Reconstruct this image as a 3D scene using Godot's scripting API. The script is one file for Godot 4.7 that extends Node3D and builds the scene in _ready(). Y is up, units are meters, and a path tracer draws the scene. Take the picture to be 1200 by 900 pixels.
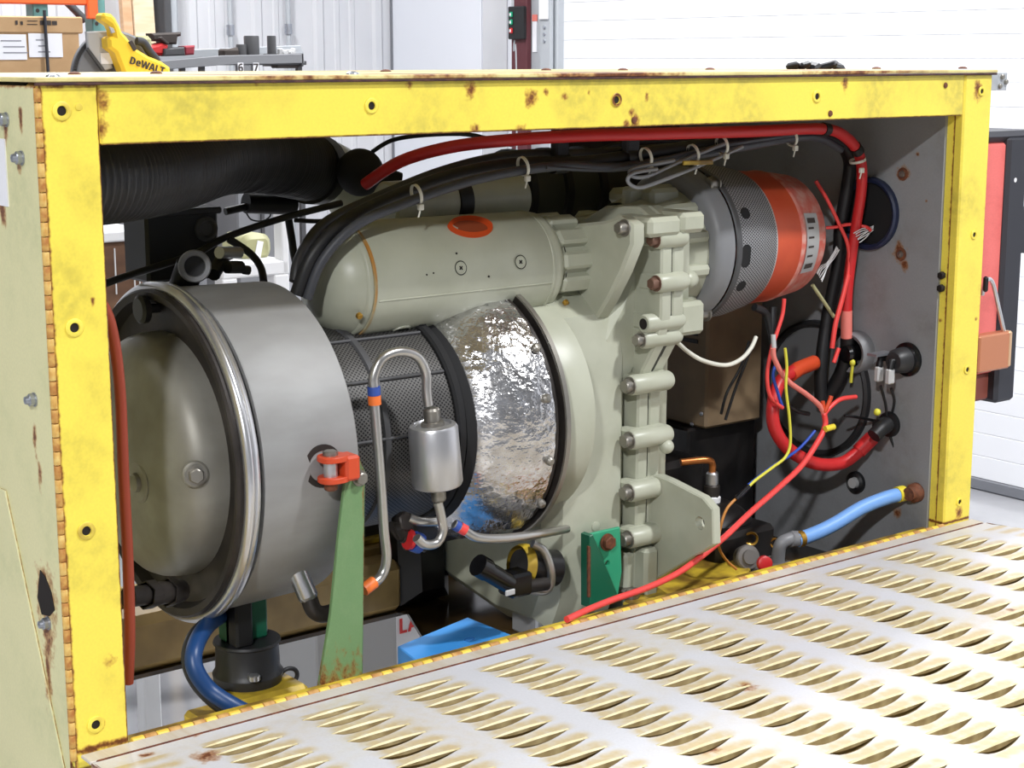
extends Node3D
# A turbine generator in its yellow enclosure, one side door folded down, standing in a workshop.
# World: X along the door hinge, Y up from the hinge line, Z out of the open side towards the viewer; metres.

const CAM := Vector3(-0.657, 0.723, 1.6076)
const FPX := 1965.7
var cb: Basis
var taken := {}
var mats := {}
var rng := RandomNumberGenerator.new()
const W := 1.515
const H := 0.70
const D := 0.62
const FLOOR := -0.8
const AY := 0.245
const AZ := -0.25
const SY := 0.440
const SZ := -0.24

# ---------------------------------------------------------------- measuring
func ray(x, y) -> Vector3:
	return cb * Vector3((x - 600.0) / FPX, -(y - 450.0) / FPX, -1.0)
func P(x, y, z) -> Vector3:          # where the line of sight meets the plane Z = z
	var d := ray(x, y)
	return CAM + d * ((z - CAM.z) / d.z)
func PX(x, y, X) -> Vector3:
	var d := ray(x, y)
	return CAM + d * ((X - CAM.x) / d.x)
func PY(x, y, Y) -> Vector3:
	var d := ray(x, y)
	return CAM + d * ((Y - CAM.y) / d.y)
func CY(x, y, yc, zc, r) -> Vector3:  # where it meets a cylinder that runs along X
	var d := ray(x, y)
	var a := d.y * d.y + d.z * d.z
	var oy: float = CAM.y - yc
	var oz: float = CAM.z - zc
	var b := oy * d.y + oz * d.z
	var q: float = b * b - a * (oy * oy + oz * oz - r * r)
	return CAM + d * ((-b - sqrt(max(q, 0.0))) / a)

# ---------------------------------------------------------------- mesh builder
class MB:
	var v := PackedVector3Array()
	var n := PackedVector3Array()
	var u := PackedVector2Array()
	func uvof(p: Vector3, m: Vector3) -> Vector2:
		var a := m.abs()
		if a.z >= a.x and a.z >= a.y: return Vector2(p.x, -p.y)
		if a.x >= a.y: return Vector2(p.z, -p.y)
		return Vector2(p.x, p.z)
	func tri(a, b, c, na, nb, nc, ua = null, ub = null, uc = null):
		var f: Vector3 = (b - a).cross(c - a)
		if f.length_squared() < 1e-18: return
		if f.dot(na + nb + nc) > 0.0:
			var t = b; b = c; c = t
			t = nb; nb = nc; nc = t
			t = ub; ub = uc; uc = t
		v.append_array([a, b, c]); n.append_array([na, nb, nc])
		if ua == null:
			var m: Vector3 = na + nb + nc
			u.append_array([uvof(a, m), uvof(b, m), uvof(c, m)])
		else: u.append_array([ua, ub, uc])
	func quad(a, b, c, d, nn = null):
		if nn == null: nn = -((b - a).cross(c - a)).normalized()
		tri(a, b, c, nn, nn, nn); tri(a, c, d, nn, nn, nn)
	func quadn(a, b, c, d, na, nb, nc, nd):
		tri(a, b, c, na, nb, nc); tri(a, c, d, na, nc, nd)
	func box(lo: Vector3, hi: Vector3, bev := 0.0, xf := Transform3D.IDENTITY):
		var c := (lo + hi) * 0.5
		var h := ((hi - lo) * 0.5).abs()
		bev = min(bev, min(h.x, min(h.y, h.z)) * 0.95)
		var B := xf.basis
		for ax in 3:
			for s in [-1.0, 1.0]:
				var e := [Vector3.ZERO, Vector3.ZERO, Vector3.ZERO]
				e[ax][ax] = s * h[ax]
				var b1: int = (ax + 1) % 3
				var b2: int = (ax + 2) % 3
				var i1 := Vector3.ZERO; i1[b1] = h[b1] - bev
				var i2 := Vector3.ZERO; i2[b2] = h[b2] - bev
				var o: Vector3 = e[ax]
				var nn := Vector3.ZERO; nn[ax] = s
				_q(xf, c + o - i1 - i2, c + o + i1 - i2, c + o + i1 + i2, c + o - i1 + i2, B * nn)
		if bev <= 0.0: return
		for ax in 3:
			var b1: int = (ax + 1) % 3
			var b2: int = (ax + 2) % 3
			for s1 in [-1.0, 1.0]:
				for s2 in [-1.0, 1.0]:
					var l := Vector3.ZERO; l[ax] = h[ax] - bev
					var p1 := Vector3.ZERO; p1[b1] = s1 * h[b1]; p1[b2] = s2 * (h[b2] - bev)
					var p2 := Vector3.ZERO; p2[b1] = s1 * (h[b1] - bev); p2[b2] = s2 * h[b2]
					var nn := Vector3.ZERO; nn[b1] = s1; nn[b2] = s2
					_q(xf, c + p1 - l, c + p1 + l, c + p2 + l, c + p2 - l, (B * nn).normalized())
		for sx in [-1.0, 1.0]:
			for sy in [-1.0, 1.0]:
				for sz in [-1.0, 1.0]:
					var s := Vector3(sx, sy, sz)
					var k := Vector3(sx * (h.x - bev), sy * (h.y - bev), sz * (h.z - bev))
					var nn := (B * s).normalized()
					tri(xf * (c + Vector3(s.x * h.x, k.y, k.z)), xf * (c + Vector3(k.x, s.y * h.y, k.z)), xf * (c + Vector3(k.x, k.y, s.z * h.z)), nn, nn, nn)
	func _q(xf, a, b, c, d, nn):
		quad(xf * a, xf * b, xf * c, xf * d, nn)
	# turned shape: pr = [Vector2(along, radius), ...] about the local X axis of xf
	func lathe(pr: Array, xf: Transform3D, seg := 32, a0 := 0.0, a1 := TAU, sharp := 35.0, wob = null):
		var k := pr.size()
		var nl := []; var nr := []
		for i in k:
			nl.append(null); nr.append(null)
		for i in k - 1:
			var d: Vector2 = (pr[i + 1] - pr[i]).normalized()
			var m := Vector2(-d.y, d.x)
			nr[i] = m; nl[i + 1] = m
		for i in k:
			if nl[i] != null and nr[i] != null and rad_to_deg(abs(nl[i].angle_to(nr[i]))) < sharp:
				var m = (nl[i] + nr[i]).normalized()
				nl[i] = m; nr[i] = m
		for j in seg:
			var t0: float = lerp(a0, a1, float(j) / seg)
			var t1: float = lerp(a0, a1, float(j + 1) / seg)
			for i in k - 1:
				var ps := []; var ns := []; var us := []
				for q in [[i, t0, nr[i]], [i, t1, nr[i]], [i + 1, t1, nl[i + 1]], [i + 1, t0, nl[i + 1]]]:
					var c := Vector2(cos(q[1]), sin(q[1]))
					var p2: Vector2 = pr[q[0]]
					var rr: float = p2.y
					if wob != null: rr += wob.call(q[0], q[1])
					ps.append(xf * Vector3(p2.x, c.x * rr, c.y * rr))
					var m: Vector2 = q[2]
					ns.append((xf.basis * Vector3(m.x, c.x * m.y, c.y * m.y)).normalized())
					us.append(Vector2(q[1] * 0.15, p2.x))
				tri(ps[0], ps[1], ps[2], ns[0], ns[1], ns[2], us[0], us[1], us[2])
				tri(ps[0], ps[2], ps[3], ns[0], ns[2], ns[3], us[0], us[2], us[3])
	# swept round section; r is a number or one number per point
	func tube(pts: Array, r, seg := 10, caps := true):
		var k := pts.size()
		var fr := []
		var up := Vector3.UP
		var d0: Vector3 = (pts[1] - pts[0]).normalized()
		if abs(d0.dot(up)) > 0.9: up = Vector3.RIGHT
		var s := d0.cross(up).normalized()
		for i in k:
			var d: Vector3 = (pts[min(i + 1, k - 1)] - pts[max(i - 1, 0)]).normalized()
			s = (s - d * s.dot(d)).normalized()
			fr.append([s, d.cross(s).normalized(), d])
		for i in k - 1:
			var ra: float = r[i] if r is Array else r
			var rb: float = r[i + 1] if r is Array else r
			for j in seg:
				var t0 := TAU * j / seg
				var t1 := TAU * (j + 1) / seg
				var n0 = fr[i][0] * cos(t0) + fr[i][1] * sin(t0)
				var n1 = fr[i][0] * cos(t1) + fr[i][1] * sin(t1)
				var n2 = fr[i + 1][0] * cos(t1) + fr[i + 1][1] * sin(t1)
				var n3 = fr[i + 1][0] * cos(t0) + fr[i + 1][1] * sin(t0)
				quadn(pts[i] + n0 * ra, pts[i] + n1 * ra, pts[i + 1] + n2 * rb, pts[i + 1] + n3 * rb, n0, n1, n2, n3)
		if caps:
			for e in [0, k - 1]:
				var rr: float = r[e] if r is Array else r
				var nn: Vector3 = fr[e][2] * (-1.0 if e == 0 else 1.0)
				for j in seg:
					var t0 := TAU * j / seg
					var t1 := TAU * (j + 1) / seg
					tri(pts[e], pts[e] + (fr[e][0] * cos(t0) + fr[e][1] * sin(t0)) * rr, pts[e] + (fr[e][0] * cos(t1) + fr[e][1] * sin(t1)) * rr, nn, nn, nn)
	# outline in local XY pushed along local Z from 0 to depth; holes are outlines too
	func extrude(poly: PackedVector2Array, xf: Transform3D, depth: float, bev := 0.0, holes := []):
		if not Geometry2D.is_polygon_clockwise(poly): poly.reverse()
		var k := poly.size()
		var ins := PackedVector2Array()
		for i in k:
			var a := (poly[i] - poly[(i + k - 1) % k]).normalized()
			var b := (poly[(i + 1) % k] - poly[i]).normalized()
			var na := Vector2(a.y, -a.x)
			var nb := Vector2(b.y, -b.x)
			var m := na + nb
			var q: float = max(m.length_squared() * 0.5, 0.3)
			ins.append(poly[i] + m / q * bev)
		var area_in := ins if bev > 0.0 else poly
		for face in [0, 1]:
			var z := 0.0 if face == 0 else depth
			var nn := (xf.basis * Vector3(0, 0, -1.0 if face == 0 else 1.0)).normalized()
			for piece in _pieces(area_in, holes):
				var t := Geometry2D.triangulate_polygon(piece)
				for i in range(0, t.size(), 3):
					tri(xf * Vector3(piece[t[i]].x, piece[t[i]].y, z), xf * Vector3(piece[t[i + 1]].x, piece[t[i + 1]].y, z), xf * Vector3(piece[t[i + 2]].x, piece[t[i + 2]].y, z), nn, nn, nn)
		var b0 := bev
		var b1 := depth - bev
		var nrm := []
		for i in k:
			var d := (poly[(i + 1) % k] - poly[i]).normalized()
			nrm.append(Vector2(-d.y, d.x))
		for i in k:
			var j := (i + 1) % k
			var e: Vector2 = nrm[i]
			var ea := e; var eb := e
			var pa: Vector2 = nrm[(i + k - 1) % k]
			var pb: Vector2 = nrm[j]
			if pa.dot(e) > 0.8: ea = (pa + e).normalized()
			if pb.dot(e) > 0.8: eb = (pb + e).normalized()
			var na := (xf.basis * Vector3(ea.x, ea.y, 0)).normalized()
			var nb := (xf.basis * Vector3(eb.x, eb.y, 0)).normalized()
			quadn(xf * Vector3(poly[i].x, poly[i].y, b0), xf * Vector3(poly[j].x, poly[j].y, b0), xf * Vector3(poly[j].x, poly[j].y, b1), xf * Vector3(poly[i].x, poly[i].y, b1), na, nb, nb, na)
			if bev > 0.0:
				for sd in [[b0, 0.0, -1.0], [b1, depth, 1.0]]:
					var zn := (xf.basis * Vector3(0, 0, sd[2])).normalized()
					var n1 := (na + zn).normalized()
					var n2 := (nb + zn).normalized()
					quadn(xf * Vector3(poly[i].x, poly[i].y, sd[0]), xf * Vector3(poly[j].x, poly[j].y, sd[0]), xf * Vector3(ins[j].x, ins[j].y, sd[1]), xf * Vector3(ins[i].x, ins[i].y, sd[1]), n1, n2, n2, n1)
		for h in holes:
			var hk: int = h.size()
			var c := Vector2.ZERO
			for p in h: c += p / hk
			for i in hk:
				var a: Vector2 = h[i]
				var b: Vector2 = h[(i + 1) % hk]
				var na := (xf.basis * Vector3((c - a).x, (c - a).y, 0)).normalized()
				var nb := (xf.basis * Vector3((c - b).x, (c - b).y, 0)).normalized()
				quadn(xf * Vector3(a.x, a.y, 0), xf * Vector3(b.x, b.y, 0), xf * Vector3(b.x, b.y, depth), xf * Vector3(a.x, a.y, depth), na, nb, nb, na)
	func _pieces(poly, holes: Array) -> Array:
		if holes.is_empty(): return [poly]
		var cuts := []
		for h in holes:
			var c := 0.0
			for p in h: c += p.x / h.size()
			cuts.append(c)
		cuts.sort()
		var edges := [-1e3] + cuts + [1e3]
		var out := []
		for i in edges.size() - 1:
			if edges[i + 1] - edges[i] < 1e-6: continue
			var strip := PackedVector2Array([Vector2(edges[i], -1e3), Vector2(edges[i + 1], -1e3), Vector2(edges[i + 1], 1e3), Vector2(edges[i], 1e3)])
			var got := Geometry2D.intersect_polygons(poly, strip)
			for h in holes:
				var nx := []
				for g in got: nx.append_array(Geometry2D.clip_polygons(g, h))
				got.assign(nx)
			out.append_array(got)
		return out
	func ball(c: Vector3, r: Vector3, seg := 16, rings := 10):
		for i in rings:
			for j in seg:
				var q := []
				for w in [[i, j], [i, j + 1], [i + 1, j + 1], [i + 1, j]]:
					var th: float = PI * w[0] / rings
					var ph: float = TAU * w[1] / seg
					q.append(Vector3(sin(th) * cos(ph), cos(th), sin(th) * sin(ph)))
				quadn(c + q[0] * r, c + q[1] * r, c + q[2] * r, c + q[3] * r, q[0], q[1], q[2], q[3])
	func hexbolt(xf: Transform3D, r: float, h: float, washer := 0.0):   # head grows along local X
		var x0 := 0.0
		if washer > 0.0:
			lathe([Vector2(0, washer), Vector2(r * 0.22, washer), Vector2(r * 0.22, r * 0.4)], xf, 16)
			x0 = r * 0.22
		lathe([Vector2(0, r * 0.9), Vector2(x0, r), Vector2(x0 + h * 0.85, r), Vector2(x0 + h, r * 0.84), Vector2(x0 + h, 0)], xf, 6, 0.0, TAU, 5.0)
	func commit(off := Vector3.ZERO) -> ArrayMesh:
		var vv := v
		if off != Vector3.ZERO:
			vv = PackedVector3Array()
			for p in v: vv.append(p - off)
		var a := []
		a.resize(Mesh.ARRAY_MAX)
		a[Mesh.ARRAY_VERTEX] = vv; a[Mesh.ARRAY_NORMAL] = n; a[Mesh.ARRAY_TEX_UV] = u
		var m := ArrayMesh.new()
		m.add_surface_from_arrays(Mesh.PRIMITIVE_TRIANGLES, a)
		return m

# ---------------------------------------------------------------- scene helpers
func numbered(s: String) -> String:
	if not taken.has(s):
		taken[s] = 0
		return s
	taken[s] += 1
	return "%s_%03d" % [s, taken[s]]
func tag(o, label, category, group = ""):
	o.set_meta("label", label); o.set_meta("category", category)
	if group != "": o.set_meta("group", group)
func thing(called, at: Vector3, label, category, group = "") -> Node3D:
	var o := Node3D.new()
	o.name = numbered(called); o.position = at
	tag(o, label, category, group)
	add_child(o, true)
	return o
func base_of(par) -> Vector3:
	var b := Vector3.ZERO
	while par != null and par != self:
		b += par.position
		par = par.get_parent()
	return b
func part(par, called, mb: MB, mat, label = "") -> MeshInstance3D:
	var o := MeshInstance3D.new()
	o.name = called
	o.mesh = mb.commit(base_of(par))
	o.material_override = mat
	if label != "": o.set_meta("label", label)
	par.add_child(o, true)
	return o
func put(par, called, mesh: Mesh, mat, xf: Transform3D) -> MeshInstance3D:   # a shared mesh at a world transform
	var o := MeshInstance3D.new()
	o.name = called; o.mesh = mesh; o.material_override = mat
	xf.origin -= base_of(par)
	o.transform = xf
	par.add_child(o, true)
	return o
func one(called, mb: MB, mat, label, category, group = "") -> MeshInstance3D:
	var lo := Vector3(1e9, 1e9, 1e9)
	var hi := -lo
	for p in mb.v:
		lo = lo.min(p); hi = hi.max(p)
	var b := Vector3((lo.x + hi.x) / 2, lo.y, (lo.z + hi.z) / 2)
	var o := MeshInstance3D.new()
	o.name = numbered(called)
	o.mesh = mb.commit(b)
	o.position = b
	o.material_override = mat
	tag(o, label, category, group)
	add_child(o, true)
	return o
func struct(called, mb: MB, mat, par = self) -> MeshInstance3D:
	var o := MeshInstance3D.new()
	o.name = called; o.mesh = mb.commit(base_of(par)); o.material_override = mat
	if par == self: o.set_meta("kind", "structure")
	par.add_child(o, true)
	return o
func ax(o: Vector3, d: Vector3) -> Transform3D:      # a frame whose local X runs along d
	d = d.normalized()
	var up := Vector3.UP if abs(d.y) < 0.9 else Vector3.BACK
	var z := d.cross(up).normalized()
	return Transform3D(Basis(d, z.cross(d).normalized(), z), o)
func xax(x, y, z) -> Transform3D:
	return Transform3D(Basis.IDENTITY, Vector3(x, y, z))
func xplane(x) -> Transform3D:                       # outline (z, y) drawn in a plane across X, pushed along +X
	return Transform3D(Basis(Vector3(0, 0, 1), Vector3(0, 1, 0), Vector3(1, 0, 0)), Vector3(x, 0, 0))
func zplane(z) -> Transform3D:
	return Transform3D(Basis.IDENTITY, Vector3(0, 0, z))
func zy(l: Array, X) -> PackedVector2Array:          # pixels to an outline in the plane across X
	var o := PackedVector2Array()
	for i in range(0, l.size(), 2):
		var p := PX(l[i], l[i + 1], X)
		o.append(Vector2(p.z, p.y))
	return o
func xy(l: Array, z) -> PackedVector2Array:
	var o := PackedVector2Array()
	for i in range(0, l.size(), 2):
		var p := P(l[i], l[i + 1], z)
		o.append(Vector2(p.x, p.y))
	return o
func circ(c: Vector2, r, k := 16) -> PackedVector2Array:
	var o := PackedVector2Array()
	for i in k: o.append(c + Vector2.from_angle(TAU * i / k) * r)
	return o
func rrect(lo: Vector2, hi: Vector2, r, k := 4) -> PackedVector2Array:
	var o := PackedVector2Array()
	for c in [[Vector2(hi.x - r, hi.y - r), 0.0], [Vector2(lo.x + r, hi.y - r), PI / 2], [Vector2(lo.x + r, lo.y + r), PI], [Vector2(hi.x - r, lo.y + r), 1.5 * PI]]:
		for i in k + 1: o.append(c[0] + Vector2.from_angle(c[1] + PI / 2 * i / k) * r)
	return o
func spline(p: Array, k := 6) -> Array:
	var o := []
	var m := p.size()
	for i in m - 1:
		var a: Vector3 = p[max(i - 1, 0)]
		var b: Vector3 = p[i]
		var c: Vector3 = p[i + 1]
		var d: Vector3 = p[min(i + 2, m - 1)]
		for j in k: o.append(b.cubic_interpolate(c, a, d, float(j) / k))
	o.append(p[m - 1])
	return o
func pts(l: Array) -> Array:                          # [pixel x, pixel y, Z, ...] to points
	var o := []
	for i in range(0, l.size(), 3): o.append(P(l[i], l[i + 1], l[i + 2]))
	return o
func tubem(l: Array, r, seg := 10, k := 6) -> MB:
	var m := MB.new()
	m.tube(spline(pts(l), k), r, seg)
	return m
func wire(called, l, r, mat, label, group = "", seg := 7, cat := "wire"):
	return one(called, tubem(l, r, seg, 7), mat, label, cat, group)

# ---------------------------------------------------------------- materials
func noise(w, h, f, sd, oct := 4) -> PackedByteArray:
	var n := FastNoiseLite.new()
	n.seed = sd; n.frequency = f; n.fractal_octaves = oct
	n.noise_type = FastNoiseLite.TYPE_SIMPLEX_SMOOTH
	return n.get_image(w, h, false, false, true).get_data()
func tex(img: Image) -> ImageTexture:
	img.generate_mipmaps()
	return ImageTexture.create_from_image(img)
# painted metal with grime, rust bleeding in from the edges, and rust spots; sizes in pixels
func painted(w: int, h: int, base: Color, sd: int, grime: Color, gamt: float, edge: Array, spots: Array, extra = null) -> ImageTexture:
	var n1 := noise(w, h, 5.0 / max(w, h), sd)
	var n2 := noise(w, h, 0.05, sd + 1)
	var n3 := noise(w, h, 0.22, sd + 2, 2)
	var d := PackedByteArray()
	d.resize(w * h * 3)
	var rust1 := Color(0.36, 0.17, 0.07)
	var rust2 := Color(0.62, 0.36, 0.16)
	for y in h:
		for x in w:
			var i := y * w + x
			var a := n1[i] / 255.0
			var b := n2[i] / 255.0
			var c := n3[i] / 255.0
			var col := base
			var g := clampf((a - 0.4) * 1.7, 0.0, 1.0) * clampf(b * 1.1 + 0.1, 0.2, 1.0) * gamt
			col = col.lerp(grime, g)
			if extra != null: col = col.lerp(grime, clampf(extra.call(x, y) * (0.35 + b), 0.0, 0.85))
			col = col * (0.98 + 0.04 * c)
			var r := 0.0
			if edge[0] > 0: r = maxf(r, 1.0 - x / float(edge[0]))
			if edge[1] > 0: r = maxf(r, 1.0 - (w - 1 - x) / float(edge[1]))
			if edge[2] > 0: r = maxf(r, 1.0 - y / float(edge[2]))
			if edge[3] > 0: r = maxf(r, 1.0 - (h - 1 - y) / float(edge[3]))
			for s in spots:
				var dx: float = x - s[0]
				var dy: float = y - s[1]
				if dy > 0: dy *= s[3]
				var q: float = 1.0 - sqrt(dx * dx + dy * dy) / s[2]
				if q > r: r = q
			r = clampf((r * 1.25 + b * 0.8 + c * 0.3 - 1.02) * 1.25, 0.0, 1.0) if r > 0.0 else 0.0
			if r > 0.0: col = col.lerp(rust2.lerp(rust1, clampf(r * 1.3 - 0.3 + (c - 0.5), 0.0, 1.0)), minf(r * 1.15, 0.9))
			d[i * 3] = int(clampf(col.r, 0, 1) * 255)
			d[i * 3 + 1] = int(clampf(col.g, 0, 1) * 255)
			d[i * 3 + 2] = int(clampf(col.b, 0, 1) * 255)
	return tex(Image.create_from_data(w, h, false, Image.FORMAT_RGB8, d))
# soft mottling between two colours, repeats
func mottle(s: int, a: Color, b: Color, f: float, sd: int, stretch := 1.0, gain := 1.6) -> ImageTexture:
	var n := FastNoiseLite.new()
	n.seed = sd; n.frequency = f; n.fractal_octaves = 5
	var im := n.get_seamless_image(s, int(s * stretch), false, false, 0.2)
	var d := im.get_data()
	var o := PackedByteArray()
	o.resize(d.size() * 3)
	for i in d.size():
		var t := clampf((d[i] / 255.0 - 0.5) * gain + 0.5, 0, 1)
		var c := a.lerp(b, t)
		o[i * 3] = int(c.r * 255); o[i * 3 + 1] = int(c.g * 255); o[i * 3 + 2] = int(c.b * 255)
	var r := Image.create_from_data(im.get_width(), im.get_height(), false, Image.FORMAT_RGB8, o)
	if stretch != 1.0: r.resize(s, s)
	return tex(r)
func bump(s: int, f: float, sd: int, strength: float, type := FastNoiseLite.TYPE_SIMPLEX_SMOOTH) -> ImageTexture:
	var n := FastNoiseLite.new()
	n.seed = sd; n.frequency = f; n.fractal_octaves = 4; n.noise_type = type
	var im := n.get_seamless_image(s, s, false, false, 0.2)
	im.convert(Image.FORMAT_RGBA8)
	im.bump_map_to_normal_map(strength)
	return tex(im)
func plain(name, c: Color, rough: float, metal := 0.0) -> StandardMaterial3D:
	var m := StandardMaterial3D.new()
	m.resource_name = name
	m.albedo_color = c; m.roughness = rough; m.metallic = metal
	mats[name] = m
	return m
func skin(name, t: Texture2D, rough: float, metal := 0.0, per_m := 0.0, norm: Texture2D = null, nscale := 1.0) -> StandardMaterial3D:
	var m := plain(name, Color.WHITE, rough, metal)
	m.albedo_texture = t
	if norm:
		m.normal_enabled = true; m.normal_texture = norm; m.normal_scale = nscale
	if per_m > 0.0:
		m.uv1_triplanar = true; m.uv1_world_triplanar = true
		m.uv1_scale = Vector3.ONE * per_m
	return m
func uvfit(m: StandardMaterial3D, lo: Vector2, hi: Vector2):   # metre UVs from lo (left, top) to hi fill the picture
	m.uv1_scale = Vector3(1.0 / (hi.x - lo.x), 1.0 / (hi.y - lo.y), 1)
	m.uv1_offset = Vector3(-lo.x / (hi.x - lo.x), -lo.y / (hi.y - lo.y), 0)
func c8(r, g, b) -> Color:
	return Color(r / 255.0, g / 255.0, b / 255.0)
# ---------------------------------------------------------------- build
func _ready():
	cb = Basis(Vector3.UP, -0.65837) * Basis(Vector3.RIGHT, -0.19162) * Basis(Vector3.BACK, -0.00151)
	var cam := Camera3D.new()
	cam.name = "camera"
	cam.transform = Transform3D(cb, CAM)
	cam.fov = rad_to_deg(2.0 * atan(450.0 / FPX))
	cam.near = 0.05; cam.far = 60.0
	add_child(cam)
	var we := WorldEnvironment.new()
	we.name = "world_environment"
	var e := Environment.new()
	e.background_mode = Environment.BG_COLOR
	e.background_color = Color(0.75, 0.8, 0.9)
	e.tonemap_mode = Environment.TONE_MAPPER_LINEAR
	e.tonemap_exposure = 1.5
	e.sdfgi_enabled = true; e.ssao_enabled = true; e.ssil_enabled = true
	we.environment = e
	add_child(we)
	rng.seed = 77
	make_materials()
	high_bays([[Vector3(-2.4, 2.45, 2.75), 15.0, 0.24, "low on the left of the open side"], [Vector3(1.7, 3.3, 2.0), 10.0, 0.24, "above the open side, towards the right"], [Vector3(-3.8, 3.2, -0.2), 6.0, 0.5, "far left of the enclosure"], [Vector3(1.6, 3.4, -3.9), 12.0, 0.5, "over the saw table"], [Vector3(3.1, 3.4, -1.4), 9.0, 0.5, "nearest the big white door"]])
	room()
	enclosure()
	louvred_door()
	combustor()
	intake()
	starter()
	gearbox()
	alternator()
	foil_duct()
	filter_lines()
	lower_fittings()
	mounts()
	upper_ducts()
	end_wall_fittings()
	cables()
	right_side()
	background()

func high_bays(spots: Array):
	var glow := plain("lamp_glow", Color(1, 1, 1), 0.5)
	glow.emission_enabled = true; glow.emission = Color(0.985, 0.99, 1.0); glow.emission_energy_multiplier = 4.0
	var shell := plain("lamp_shell", c8(200, 202, 205), 0.4, 0.6)
	for s in spots:
		var o := thing("high_bay_lamp", s[0], "round high bay lamp hanging " + s[3], "lamp", "high bay lamps under the ceiling")
		var r: float = s[2] * 0.56
		var m := MB.new()
		m.lathe([Vector2(0.012, r), Vector2(-0.1, r * 0.8), Vector2(-0.2, r * 0.35), Vector2(-0.26, 0.05), Vector2(-0.26, 0.0)], ax(s[0], Vector3.DOWN), 28)
		part(o, "shade", m, shell)
		m = MB.new()
		m.lathe([Vector2(0, 0), Vector2(0, r * 0.97)], ax(s[0], Vector3.DOWN), 28)
		part(o, "lamp_face", m, glow)
		m = MB.new()
		m.tube([s[0] + Vector3(0, 0.25, 0), Vector3(s[0].x, 3.9, s[0].z)], 0.012, 8)
		part(o, "hanger", m, shell)
		var l := AreaLight3D.new()
		l.name = "lamp_light"
		l.area_size = Vector2(s[2], s[2])
		l.area_normalize_energy = true
		l.light_energy = s[1]
		l.light_color = Color(0.985, 0.99, 1.0)
		l.area_range = 30.0
		l.shadow_enabled = true
		l.rotation_degrees = Vector3(-90, 0, 0)
		l.position = Vector3(0, -0.03, 0)
		o.add_child(l, true)

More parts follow.
